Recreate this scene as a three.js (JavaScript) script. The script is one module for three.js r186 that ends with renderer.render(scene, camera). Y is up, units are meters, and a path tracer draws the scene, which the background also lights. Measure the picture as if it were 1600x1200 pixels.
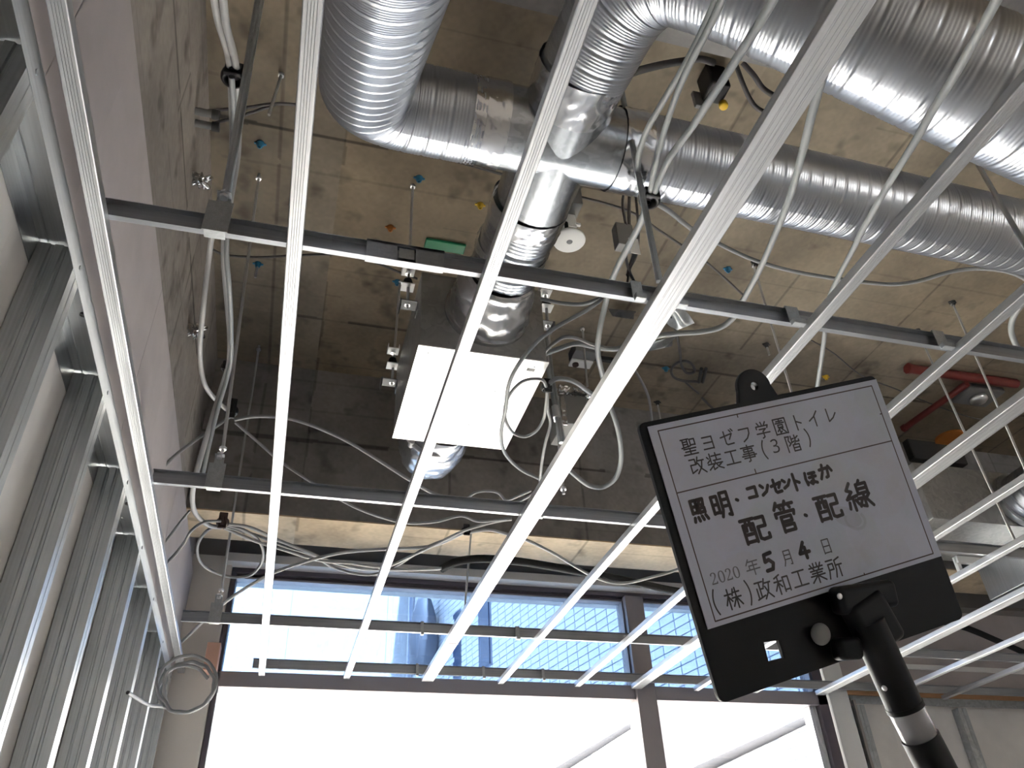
import * as THREE from 'three';
import { RoundedBoxGeometry } from 'three/addons/geometries/RoundedBoxGeometry.js';
import { mergeGeometries, toCreasedNormals } from 'three/addons/utils/BufferGeometryUtils.js';

// ---------------------------------------------------------------- camera, sky, sun, exposure
const EYE = 1.5;                                   // the eye stands 1.5 m above the floor; the scene is laid out from the eye and lifted by EYE at the end
const scene = new THREE.Scene();
const camera = new THREE.PerspectiveCamera(50.978, 4 / 3, 0.02, 200);
camera.rotation.set(0.625618, -0.296936, -0.051564, 'YXZ');
camera.updateMatrixWorld();
const renderer = new THREE.WebGLRenderer({ antialias: true });
renderer.toneMapping = THREE.LinearToneMapping;
renderer.toneMappingExposure = 3.0;
renderer.shadowMap.enabled = true;
{
  const W = 64, H = 64, d = new Float32Array(W * H * 4);
  for (let j = 0; j < H; j++) for (let i = 0; i < W; i++) {
    const e = Math.max(0, Math.sin(((j + 0.5) / H - 0.5) * Math.PI)), k = Math.pow(1 - e, 3), o = (j * W + i) * 4;
    d[o] = 0.62 + 0.75 * k; d[o + 1] = 0.9 + 0.55 * k; d[o + 2] = 1.4 + 0.2 * k; d[o + 3] = 1;
  }
  const sky = new THREE.DataTexture(d, W, H, THREE.RGBAFormat, THREE.FloatType);
  sky.mapping = THREE.EquirectangularReflectionMapping; sky.magFilter = THREE.LinearFilter; sky.needsUpdate = true;
  scene.background = sky; scene.backgroundIntensity = 1.0;
}
const sun = new THREE.DirectionalLight(new THREE.Color(1, 0.94, 0.85), 21);
sun.position.set(4, 24, 13); sun.castShadow = true;
Object.assign(sun.shadow.camera, { left: -40, right: 40, top: 40, bottom: -40, near: 1, far: 120 });
scene.add(sun, sun.target);

// ---------------------------------------------------------------- helpers
let seed = 7;
const rnd = () => { seed = (seed + 0x6d2b79f5) | 0; let t = Math.imul(seed ^ (seed >>> 15), 1 | seed); t = (t + Math.imul(t ^ (t >>> 7), 61 | t)) ^ t; return ((t ^ (t >>> 14)) >>> 0) / 4294967296; };
const V = (x, y, z) => new THREE.Vector3(x, y, z);
const used = new Map();
function numbered(n) { const k = used.get(n) ?? 0; used.set(n, k + 1); return k ? n + '_' + String(k).padStart(3, '0') : n; }
const partUsed = new WeakMap();
const tmpB = new THREE.Box3();
function plain(g) {
  const h = g.index ? g.toNonIndexed() : g;
  for (const k of Object.keys(h.attributes)) if (!['position', 'normal', 'uv'].includes(k)) h.deleteAttribute(k);
  return h;
}
const merge = (list) => (list.length === 1 ? list[0] : mergeGeometries(list.map(plain)));
function boxUV(g, along = '', s = 1) {               // uv in metres from the dominant side; v runs along the given axis
  g = g.index ? g.toNonIndexed() : g;
  const p = g.attributes.position, n = g.attributes.normal, uv = new Float32Array(p.count * 2);
  for (let i = 0; i < p.count; i++) {
    const ax = Math.abs(n.getX(i)), ay = Math.abs(n.getY(i)), az = Math.abs(n.getZ(i));
    let q = ay >= ax && ay >= az ? [p.getX(i), p.getZ(i)] : ax >= az ? [p.getZ(i), p.getY(i)] : [p.getX(i), p.getY(i)];
    if (along) { const c = [p.getX(i), p.getY(i), p.getZ(i)], k = 'xyz'.indexOf(along), dom = ay >= ax && ay >= az ? 1 : ax >= az ? 0 : 2, o = [0, 1, 2].find((m) => m !== k && m !== dom) ?? 0; q = [c[o], c[k]]; }
    uv[i * 2] = q[0] * s; uv[i * 2 + 1] = q[1] * s;
  }
  g.setAttribute('uv', new THREE.BufferAttribute(uv, 2));
  return g;
}
const shade = (m) => { m.castShadow = true; m.receiveShadow = true; return m; };
function tag(o, label, category, group) { o.userData.label = label; o.userData.category = category; if (group) o.userData.group = group; return o; }
// one mesh, geometry given in room coordinates, pivot moved to its middle bottom
function obj(name, geos, mat, label, category, group) {
  const g = merge([].concat(geos));
  g.computeBoundingBox();
  const b = g.boundingBox, c = V((b.min.x + b.max.x) / 2, b.min.y, (b.min.z + b.max.z) / 2);
  const m = shade(new THREE.Mesh(g.translate(-c.x, -c.y, -c.z), mat));
  m.position.copy(c); m.name = numbered(name); scene.add(m);
  if (label) tag(m, label, category, group);
  return m;
}
function thing(name, label, category, at, group) {
  const o = new THREE.Group(); o.name = numbered(name); o.position.copy(at); scene.add(o); tag(o, label, category, group);
  return o;
}
const baseOf = (o) => { const p = V(0, 0, 0); for (let q = o; q && q !== scene; q = q.parent) p.add(q.position); return p; };
// a part: geometry in room coordinates, re-expressed under its thing
function part(name, geos, mat, parent, label) {
  const g = merge([].concat(geos)), b = baseOf(parent);
  const m = shade(new THREE.Mesh(g.translate(-b.x, -b.y, -b.z), mat));
  const mine = partUsed.get(parent) ?? partUsed.set(parent, new Map()).get(parent), k = mine.get(name) ?? 0; mine.set(name, k + 1);
  m.name = k ? name + '_' + String(k).padStart(3, '0') : name;
  if (label) m.userData.label = label;
  parent.add(m); return m;
}
function struct(name, geos, mat) { const m = obj(name, geos, mat); m.userData.kind = 'structure'; return m; }
function structGroup(name) { const o = new THREE.Group(); o.name = numbered(name); o.userData.kind = 'structure'; scene.add(o); return o; }
function copy(o, label, dx = 0, dy = 0, dz = 0) { const c = o.clone(); c.name = numbered(o.name.replace(/_\d{3}$/, '')); c.userData = { ...o.userData, label }; c.position.add(V(dx, dy, dz)); scene.add(c); return c; }

const box = (x0, x1, y0, y1, z0, z1) => new THREE.BoxGeometry(x1 - x0, y1 - y0, z1 - z0).translate((x0 + x1) / 2, (y0 + y1) / 2, (z0 + z1) / 2);
const rbox = (x0, x1, y0, y1, z0, z1, r = 0.002) => new RoundedBoxGeometry(x1 - x0, y1 - y0, z1 - z0, 2, r).translate((x0 + x1) / 2, (y0 + y1) / 2, (z0 + z1) / 2);
function rod(a, b, r, seg = 10) {
  const d = b.clone().sub(a), L = d.length(), g = new THREE.CylinderGeometry(r, r, L, seg, 1);
  const uv = g.attributes.uv; for (let i = 0; i < uv.count; i++) uv.setY(i, uv.getY(i) * L);
  return g.applyQuaternion(new THREE.Quaternion().setFromUnitVectors(V(0, 1, 0), d.normalize())).translate((a.x + b.x) / 2, (a.y + b.y) / 2, (a.z + b.z) / 2);
}
const disc = (c, r, h, seg = 16, axis = V(0, 1, 0)) => new THREE.CylinderGeometry(r, r, h, seg).applyQuaternion(new THREE.Quaternion().setFromUnitVectors(V(0, 1, 0), axis.clone().normalize())).translate(c.x, c.y, c.z);
const tube = (pts, r, seg = 8, per = 8) => new THREE.TubeGeometry(new THREE.CatmullRomCurve3(pts, false, 'centripetal'), Math.max(8, pts.length * per), r, seg);
// open profile line with a sheet thickness -> closed outline
function thick(pts, t) {
  const n = pts.length, a = [], b = [];
  for (let i = 0; i < n; i++) {
    const p = pts[i], q0 = pts[Math.max(0, i - 1)], q1 = pts[Math.min(n - 1, i + 1)];
    const d = (u, v) => { const l = Math.hypot(v[0] - u[0], v[1] - u[1]) || 1; return [(v[0] - u[0]) / l, (v[1] - u[1]) / l]; };
    const e0 = i ? d(q0, p) : d(p, q1), e1 = i < n - 1 ? d(p, q1) : d(q0, p);
    let nx = -(e0[1] + e1[1]), ny = e0[0] + e1[0]; const l = Math.hypot(nx, ny) || 1; nx /= l; ny /= l;
    const k = t / 2 / Math.max(0.4, nx * -e0[1] + ny * e0[0]);
    a.push([p[0] + nx * k, p[1] + ny * k]); b.push([p[0] - nx * k, p[1] - ny * k]);
  }
  return a.concat(b.reverse());
}
const shapeOf = (pts) => new THREE.Shape(pts.map((p) => new THREE.Vector2(p[0], p[1])));
const extrude = (pts, len, bevel = 0) => new THREE.ExtrudeGeometry(pts.isShape ? pts : shapeOf(pts), { depth: len, bevelEnabled: bevel > 0, bevelThickness: bevel, bevelSize: bevel, bevelSegments: 2, curveSegments: 16 });
// path with rounded corners: [x, y, z, cornerRadius] -> curve points
function rounded(list, step = 0.02) {
  const P = list.map((q) => V(q[0], q[1], q[2])), out = [P[0]];
  for (let i = 1; i < P.length - 1; i++) {
    const r = list[i][3] ?? 0.05, a = P[i].clone().lerp(P[i - 1], Math.min(0.49, r / P[i].distanceTo(P[i - 1]))), b = P[i].clone().lerp(P[i + 1], Math.min(0.49, r / P[i].distanceTo(P[i + 1])));
    out.push(...new THREE.QuadraticBezierCurve3(a, P[i], b).getPoints(8));
  }
  out.push(P[P.length - 1]);
  return new THREE.CatmullRomCurve3(out, false, 'centripetal');
}
// corrugated sheet tube; radius(t) with fine ribs of the given pitch and a deeper lock seam every few ribs
function ribbed(curve, radius, { pitch = 0.008, amp = 0.0012, seam = 6, seamDepth = 0.002, seg = 44, per = 4 } = {}) {
  const L = curve.getLength(), rings = Math.ceil((L / pitch) * per); curve.arcLengthDivisions = 400; curve.updateArcLengths();
  const fr = curve.computeFrenetFrames(rings, false), pos = [], uv = [], idx = [];
  for (let i = 0; i <= rings; i++) {
    const t = i / rings, c = curve.getPointAt(t), u = (t * L) / pitch, f = u - Math.floor(u), isSeam = Math.floor(u) % seam === 0;
    const r = radius(t) + (isSeam ? -seamDepth * Math.sin(Math.PI * f) : amp * Math.sin(Math.PI * f));
    for (let j = 0; j <= seg; j++) {
      const a = (j / seg) * 2 * Math.PI, ca = Math.cos(a) * r, sa = Math.sin(a) * r, N = fr.normals[i], B = fr.binormals[i];
      pos.push(c.x + N.x * ca + B.x * sa, c.y + N.y * ca + B.y * sa, c.z + N.z * ca + B.z * sa); uv.push(j / seg, t * L);
    }
  }
  for (let i = 0; i < rings; i++) for (let j = 0; j < seg; j++) { const a = i * (seg + 1) + j, b = a + seg + 1; idx.push(a, a + 1, b, b, a + 1, b + 1); }
  const g = new THREE.BufferGeometry();
  g.setAttribute('position', new THREE.Float32BufferAttribute(pos, 3)); g.setAttribute('uv', new THREE.Float32BufferAttribute(uv, 2)); g.setIndex(idx); g.computeVertexNormals();
  return g;
}
const hash = (x, y, z) => { const s = Math.sin(x * 127.1 + y * 311.7 + z * 74.7) * 43758.5453; return s - Math.floor(s); };
function noise3(x, y, z) {
  const X = Math.floor(x), Y = Math.floor(y), Z = Math.floor(z), f = (t) => t * t * (3 - 2 * t), u = f(x - X), v = f(y - Y), w = f(z - Z), l = THREE.MathUtils.lerp;
  const c = (i, j, k) => hash(X + i, Y + j, Z + k);
  return l(l(l(c(0, 0, 0), c(1, 0, 0), u), l(c(0, 1, 0), c(1, 1, 0), u), v), l(l(c(0, 0, 1), c(1, 0, 1), u), l(c(0, 1, 1), c(1, 1, 1), u), v), w);
}
function crumple(g, amp, freq) {                     // push vertices along their normals: wrinkled foil
  const p = g.attributes.position, n = g.attributes.normal;
  for (let i = 0; i < p.count; i++) {
    const x = p.getX(i) * freq, y = p.getY(i) * freq, z = p.getZ(i) * freq, d = (Math.abs(noise3(x, y, z) - 0.5) * 2 + Math.abs(noise3(x * 2.3 + 5, y * 2.3, z * 2.3) - 0.5) - 0.6) * amp;
    p.setXYZ(i, p.getX(i) + n.getX(i) * d, p.getY(i) + n.getY(i) * d, p.getZ(i) + n.getZ(i) * d);
  }
  g.computeVertexNormals(); return g;
}
const lathe = (pts, seg = 28) => new THREE.LatheGeometry(pts.map((p) => new THREE.Vector2(p[0], p[1])), seg);

// ---------------------------------------------------------------- computed textures
function texture(W, H, f, srgb) {
  const d = new Uint8Array(W * H * 4);
  for (let y = 0; y < H; y++) for (let x = 0; x < W; x++) { const c = f(x, y), o = (y * W + x) * 4; for (let k = 0; k < 3; k++) d[o + k] = Math.max(0, Math.min(255, c[k] * 255)); d[o + 3] = 255; }
  const t = new THREE.DataTexture(d, W, H); t.magFilter = THREE.LinearFilter; t.wrapS = t.wrapT = THREE.RepeatWrapping; if (srgb) t.colorSpace = THREE.SRGBColorSpace; t.needsUpdate = true; return t;
}
const grid = (() => { const N = 256, a = new Float32Array(N * N); let s = 99; for (let i = 0; i < a.length; i++) { s = (Math.imul(s, 1664525) + 1013904223) | 0; a[i] = (s >>> 8) / 16777216; } return (x, y) => {
  const X = Math.floor(x), Y = Math.floor(y), f = (t) => t * t * (3 - 2 * t), u = f(x - X), v = f(y - Y), at = (i, j) => a[(((j % N) + N) % N) * N + (((i % N) + N) % N)];
  return (at(X, Y) * (1 - u) + at(X + 1, Y) * u) * (1 - v) + (at(X, Y + 1) * (1 - u) + at(X + 1, Y + 1) * u) * v; }; })();
const fbm = (x, y, o = 4) => { let s = 0, a = 0.5; for (let i = 0; i < o; i++) { s += a * grid(x, y); x = x * 2.03 + 17; y = y * 2.03 + 9; a /= 2; } return s / (1 - Math.pow(0.5, o)); };
// concrete: 8 x 8 m, cast against boards 0.9 x 0.45 m
function concrete(N, seams) {
  return (x, y) => {
    const u = (x / N) * 8, v = (y / N) * 8, pu = u / 0.6, pv = v / 0.9;
    let t = 0.82 + 0.34 * (fbm(u * 2.2, v * 2.2, 5) - 0.5) + 0.14 * (fbm(u * 11, v * 11, 3) - 0.5) + 0.06 * (grid(u * 90, v * 90) - 0.5);
    t += 0.1 * (grid(Math.floor(pu) * 7.3 + 0.5, Math.floor(pv) * 5.1 + 0.5) - 0.5);
    const stain = fbm(u * 0.9 + 40, v * 0.9 + 11, 4); t -= 0.5 * Math.max(0, stain - 0.58);
    t -= 0.9 * Math.max(0, fbm(u * 13, v * 13, 3) - 0.66);
    if (seams) {
      const w = 0.004 + 0.006 * grid(u * 9, v * 9), du = Math.abs(pu - Math.round(pu)) * 0.6, dv = Math.abs(pv - Math.round(pv)) * 0.9;
      if (du < w * 0.7 && grid(u * 3 + 60, v * 6) > 0.35) t -= 0.16; if (dv < w && grid(u * 5, v * 3 + 60) > 0.3) t -= 0.24;
      const fl = Math.abs(v / 0.15 - Math.round(v / 0.15)); if (fl < 0.03 && grid(u * 4 + 9, v * 20) > 0.5) t -= 0.07;
    }
    const warm = fbm(u * 0.7 + 3, v * 0.7 + 70, 3) - 0.5;
    return [t * (1 + 0.06 * warm), t, t * (1 - 0.1 * warm)];
  };
}
const T_conc = texture(1536, 1536, concrete(1536, true), true); T_conc.repeat.set(1 / 8, 1 / 8);
const T_grain = texture(512, 512, (x, y) => { const t = 0.5 + 0.6 * (fbm(x / 14, y / 14, 5) - 0.5); return [t, t, t]; }); T_grain.repeat.set(1, 1);
const T_brush = texture(512, 512, (x, y) => { const t = 0.86 + 0.16 * (grid(x * 0.9, y * 0.015) - 0.5) + 0.18 * (fbm(x / 60, y / 60, 3) - 0.5); return [t, t, t]; });
const T_spangle = texture(512, 512, (x, y) => { const t = 0.78 + 0.24 * (grid(Math.floor(x / 9 + 3 * grid(x / 12, y / 12)) * 1.7, Math.floor(y / 9 + 3 * grid(y / 12 + 30, x / 12)) * 2.3) - 0.5) + 0.2 * (fbm(x / 60, y / 60, 3) - 0.5); return [t, t, t]; });
const T_thread = texture(8, 64, (x, y) => { const t = 0.5 + 0.5 * Math.sin((y / 64) * Math.PI * 16); return [t, t, t]; }); T_thread.repeat.set(1, 70);
const T_dust = texture(512, 512, (x, y) => { const t = 0.9 + 0.2 * (fbm(x / 50, y / 50, 4) - 0.5); return [t, t, t]; });

const std = (o) => new THREE.MeshStandardMaterial(o);
const lin = (r, g, b) => new THREE.Color().setRGB(r, g, b);
const M = {
  slab: std({ color: lin(0.375, 0.31, 0.225), map: T_conc, roughness: 0.9, bumpMap: T_grain, bumpScale: 0.002 }),
  beam: std({ color: lin(0.33, 0.32, 0.315), map: T_conc, roughness: 0.92, bumpMap: T_grain, bumpScale: 0.002 }),
  soffit: std({ color: lin(0.85, 0.67, 0.45), map: T_conc, roughness: 0.9 }),  // beam concrete again, lightened and warmed to carry the light on its underside
  wallc: std({ color: lin(0.5, 0.45, 0.40), map: T_conc, roughness: 0.92, bumpMap: T_grain, bumpScale: 0.002 }),
  floor: std({ color: lin(0.74, 0.7, 0.65), map: T_dust, roughness: 0.85 }),
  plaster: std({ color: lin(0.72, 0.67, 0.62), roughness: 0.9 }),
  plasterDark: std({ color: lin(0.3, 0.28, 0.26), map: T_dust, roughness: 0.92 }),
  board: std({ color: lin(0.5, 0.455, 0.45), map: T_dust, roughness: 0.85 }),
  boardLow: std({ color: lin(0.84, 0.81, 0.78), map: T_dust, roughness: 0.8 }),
  galv: std({ color: lin(0.58, 0.6, 0.61), map: T_brush, metalness: 0.95, roughness: 0.36 }),
  galvBar: std({ color: lin(0.62, 0.63, 0.65), map: T_brush, metalness: 0.9, roughness: 0.42 }),
  galvDull: std({ color: lin(0.55, 0.58, 0.6), map: T_spangle, metalness: 0.85, roughness: 0.42 }),
  channel: std({ color: lin(0.4, 0.42, 0.45), map: T_brush, metalness: 0.85, roughness: 0.4 }),
  duct: std({ color: lin(0.43, 0.45, 0.49), metalness: 1, roughness: 0.34 }),
  ductSmooth: std({ color: lin(0.54, 0.57, 0.61), metalness: 1, roughness: 0.26, map: T_spangle }),
  foil: std({ color: lin(0.62, 0.63, 0.65), metalness: 1, roughness: 0.2 }),
  foilWrap: std({ color: lin(0.5, 0.5, 0.51), metalness: 0.85, roughness: 0.27 }),
  rod: std({ color: lin(0.5, 0.5, 0.5), metalness: 0.9, roughness: 0.4, bumpMap: T_thread, bumpScale: 0.0006 }),
  zinc: std({ color: lin(0.82, 0.83, 0.85), metalness: 0.9, roughness: 0.3 }),
  unit: std({ color: lin(0.5, 0.5, 0.49), metalness: 0.75, roughness: 0.38, map: T_spangle }),
  panel: std({ color: lin(0.8, 0.8, 0.8), metalness: 0.7, roughness: 0.42 }),
  white: std({ color: lin(0.8, 0.8, 0.79), roughness: 0.45 }),
  conduit: std({ color: lin(0.23, 0.24, 0.245), roughness: 0.5 }),
  conduitLight: std({ color: lin(0.4, 0.395, 0.39), roughness: 0.5 }),
  cable: std({ color: lin(0.27, 0.27, 0.27), roughness: 0.5 }),
  wire: std({ color: lin(0.09, 0.085, 0.085), roughness: 0.6 }),
  black: std({ color: lin(0.012, 0.012, 0.014), roughness: 0.5 }),
  rubber: std({ color: lin(0.02, 0.02, 0.02), roughness: 0.85 }),
  blackPlastic: new THREE.MeshPhysicalMaterial({ color: lin(0.006, 0.007, 0.01), roughness: 0.45, specularIntensity: 0.45 }),
  frame: std({ color: lin(0.3, 0.27, 0.28), metalness: 0.3, roughness: 0.45 }),
  frameDark: std({ color: lin(0.11, 0.095, 0.115), metalness: 0.4, roughness: 0.5 }),
  sash: std({ color: lin(0.6, 0.6, 0.63), metalness: 0.7, roughness: 0.35 }),
  glassTint: new THREE.MeshPhysicalMaterial({ color: lin(0.30, 0.385, 0.5), roughness: 0, transmission: 1, thickness: 0, ior: 1.5 }),
  glass: new THREE.MeshPhysicalMaterial({ color: lin(0.96, 0.97, 0.97), roughness: 0, transmission: 1, thickness: 0, ior: 1.5 }),
  clear: new THREE.MeshPhysicalMaterial({ color: lin(0.75, 0.75, 0.78), roughness: 0.12, transmission: 0.7, thickness: 0, ior: 1.45 }),
  wood: std({ color: lin(0.52, 0.3, 0.16), roughness: 0.8, map: T_dust }),
  pinkWood: std({ color: lin(0.7, 0.42, 0.32), roughness: 0.8 }),
  blue: std({ color: lin(0.03, 0.2, 0.36), roughness: 0.5 }),
  green: std({ color: lin(0.0, 0.19, 0.075), roughness: 0.45 }),
  red: std({ color: lin(0.17, 0.022, 0.018), roughness: 0.5, map: T_dust }),
  orange: std({ color: lin(0.5, 0.17, 0.03), roughness: 0.7 }),
  yellow: std({ color: lin(0.75, 0.47, 0.03), roughness: 0.5 }),
  brown: std({ color: lin(0.05, 0.025, 0.02), roughness: 0.5 }),
  dark: std({ color: lin(0.045, 0.045, 0.045), roughness: 0.7 }),
  greyBox: std({ color: lin(0.2, 0.2, 0.195), roughness: 0.6 }),
  tile: std({ color: lin(0.88, 0.88, 0.88), roughness: 0.35 }),
  tileB: std({ color: lin(0.84, 0.85, 0.86), roughness: 0.35 }),
  joint: std({ color: lin(0.22, 0.24, 0.3), roughness: 0.9 }),
  facade: std({ color: lin(0.86, 0.85, 0.82), roughness: 0.7, map: T_dust }),
  ground: std({ color: lin(0.9, 0.86, 0.8), roughness: 0.9, map: T_dust }),
  farWindow: std({ color: lin(0.06, 0.09, 0.16), roughness: 0.15, metalness: 0.1 }),
  railGrey: std({ color: lin(0.014, 0.014, 0.018), roughness: 0.9 }),
  reflected: std({ color: lin(0.17, 0.18, 0.21), roughness: 0.6 }),  // colour of the added shape that stands for a window reflection
};

// ================================================================ the setting
const SLAB = 2.17, XW = -0.412, ZB = -2.95, ZBB = -3.2, YB = 1.457, ZWIN = -3.55, RIGHT = 4.8, BACK = 2.4, FL = -1.5;
struct('ceiling', [boxUV(box(-0.9, RIGHT + 0.2, SLAB, SLAB + 0.25, -4.0, BACK + 2.3))], M.slab);  // lengthened behind the back wall to keep sun out of the added window
struct('trim_1', [boxUV(box(XW, RIGHT, YB, SLAB, ZBB, ZB))], M.beam);                                // downstand beam along the window side
struct('trim_3', [boxUV(box(XW, RIGHT, YB - 0.006, YB - 0.0005, ZBB, ZB))], M.soffit);                  // thin layer under the beam, with the warm light on it painted in
struct('trim_2', [boxUV(box(XW, RIGHT, 1.95, SLAB, -1.02, -0.55))], M.beam);                         // downstand beam overhead
struct('floor', [boxUV(box(-0.9, RIGHT + 0.2, FL - 0.2, FL, -4.0, BACK + 0.2))], M.floor);
{ // back wall with a small unseen window, added to brighten surfaces facing the camera
  const w = structGroup('wall_back');
  part('wall_below', [boxUV(box(-0.9, RIGHT + 0.2, FL, 0.2, BACK, BACK + 0.2))], M.plaster, w); part('wall_above', [boxUV(box(-0.9, RIGHT + 0.2, 1.15, SLAB, BACK, BACK + 0.2))], M.plaster, w);
  part('wall_pier', [boxUV(box(-0.9, 3.2, 0.2, 1.15, BACK, BACK + 0.2))], M.plaster, w); part('wall_pier', [boxUV(box(4.5, RIGHT + 0.2, 0.2, 1.15, BACK, BACK + 0.2))], M.plaster, w);
  const g = structGroup('window_2');
  for (const [a, b] of [[3.2, 4.5]]) { part('pane', [box(a + 0.04, b - 0.04, 0.24, 1.11, BACK + 0.09, BACK + 0.094)], M.glass, g); part('frame_post', [box(a, a + 0.04, 0.2, 1.15, BACK + 0.06, BACK + 0.12), box(b - 0.04, b, 0.2, 1.15, BACK + 0.06, BACK + 0.12), box(a + 0.04, b - 0.04, 0.2, 0.24, BACK + 0.06, BACK + 0.12), box(a + 0.04, b - 0.04, 1.11, 1.15, BACK + 0.06, BACK + 0.12)], M.frame, g); }
}
struct('wall_right', [boxUV(box(RIGHT, RIGHT + 0.2, FL, SLAB, -3.8, BACK))], M.plaster);
{
  const w = structGroup('wall_left');
  part('concrete_face', [boxUV(box(-0.75, XW, 1.0, SLAB, -3.8, BACK))], M.wallc, w);
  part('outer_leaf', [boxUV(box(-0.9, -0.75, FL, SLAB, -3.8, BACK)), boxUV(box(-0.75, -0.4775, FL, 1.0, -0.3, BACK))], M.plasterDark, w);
  // gypsum boards: an upper course above the track, a lower course behind the studs
  const zs = [-3.5, -2.59, -1.68, -0.77, 0.14, 1.05];
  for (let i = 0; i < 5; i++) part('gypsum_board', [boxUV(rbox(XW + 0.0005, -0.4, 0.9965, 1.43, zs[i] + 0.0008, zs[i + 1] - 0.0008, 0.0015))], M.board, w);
  const zl = [-3.5, -2.95, -2.21, -1.465, -0.725, 0.1];
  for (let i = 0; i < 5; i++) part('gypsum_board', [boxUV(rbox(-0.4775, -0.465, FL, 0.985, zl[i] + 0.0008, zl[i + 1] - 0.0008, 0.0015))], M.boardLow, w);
}
const WL = -0.245, WR = 2.6, HEAD = 1.47, SILL = -1.48;
{
  const w = structGroup('wall_window');
  part('plaster_return', [boxUV(box(-0.75, WL - 0.002, FL, HEAD + 0.04, -3.75, -3.5))], M.plaster, w);
  part('sill_wall', [boxUV(box(WL, WR, FL, SILL, -3.75, -3.5))], M.plaster, w);
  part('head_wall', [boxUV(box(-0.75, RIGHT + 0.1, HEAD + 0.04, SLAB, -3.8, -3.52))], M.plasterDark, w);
  part('head_strip', [boxUV(rbox(WL - 0.03, WR + 0.05, HEAD, HEAD + 0.04, -3.75, -3.455, 0.003))], M.plaster, w);
  part('upper_wall', [boxUV(box(WR + 0.14, RIGHT + 0.1, 1.066, HEAD + 0.04, -3.8, -3.6))], M.board, w);
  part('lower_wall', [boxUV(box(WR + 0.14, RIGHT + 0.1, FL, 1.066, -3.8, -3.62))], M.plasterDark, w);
  part('jamb_pillar', [boxUV(rbox(WR + 0.03, WR + 0.14, FL, HEAD, -3.75, -3.54, 0.003))], M.white, w);
  part('wood_rail', [boxUV(rbox(WR + 0.15, RIGHT, 1.026, 1.066, -3.6, -3.555, 0.002))], M.wood, w);
  const bx = [WR + 0.2, 3.475, 4.385, RIGHT];
  for (let i = 0; i < 3; i++) part('gypsum_board', [boxUV(rbox(bx[i] + 0.001, bx[i + 1] - 0.001, FL, 1.02, -3.62, -3.607, 0.0015))], M.boardLow, w);
  part('marked_strip', [rbox(3.0, 4.3, 1.18, 1.205, -3.601, -3.588, 0.002)], M.white, w);
}
{
  const w = structGroup('window_1'), z0 = -3.62, z1 = -3.52;
  const F = (x0, x1, y0, y1, m = M.frame, za = z0, zb = z1) => [rbox(x0, x1, y0, y1, za, zb, 0.003)];
  part('transom', F(WL, WR, 0.962, 1.024), M.frame, w);
  part('head_frame', [...F(WL, WR, 1.447, HEAD), ...F(WL, WR, 1.436, 1.4485, M.frame, -3.6, -3.54)], M.frameDark, w);
  part('jamb_frame', F(WL, -0.222, SILL, 1.447), M.frameDark, w);
  part('jamb_frame', F(2.545, WR, SILL, 1.447), M.frameDark, w);
  part('mullion', F(1.59, 1.685, SILL, 1.447, M.frame, z0, -3.5), M.frame, w);
  part('sill_frame', F(WL, WR, SILL, SILL + 0.05), M.frame, w);
  for (const [a, b] of [[-0.222, 1.59], [1.685, 2.545]]) {
    part('sash_bead', [...F(a, b, 1.424, 1.43, 0, -3.585, -3.53), ...F(b - 0.008, b - 0.002, 1.03, 1.424, 0, -3.585, -3.53)], M.frame, w);
    part('upper_pane', [box(a, b, 1.024, 1.43, -3.575, -3.571)], M.glassTint, w);
    part('lower_pane', [box(a, b, SILL + 0.05, 0.962, -3.575, -3.571)], M.glass, w);
  }
  for (const x of [2.5, 2.515, 2.53]) part('sash_stile', F(x, x + 0.009, SILL + 0.05, 0.962, 0, -3.6, -3.54), M.sash, w);
}

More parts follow.
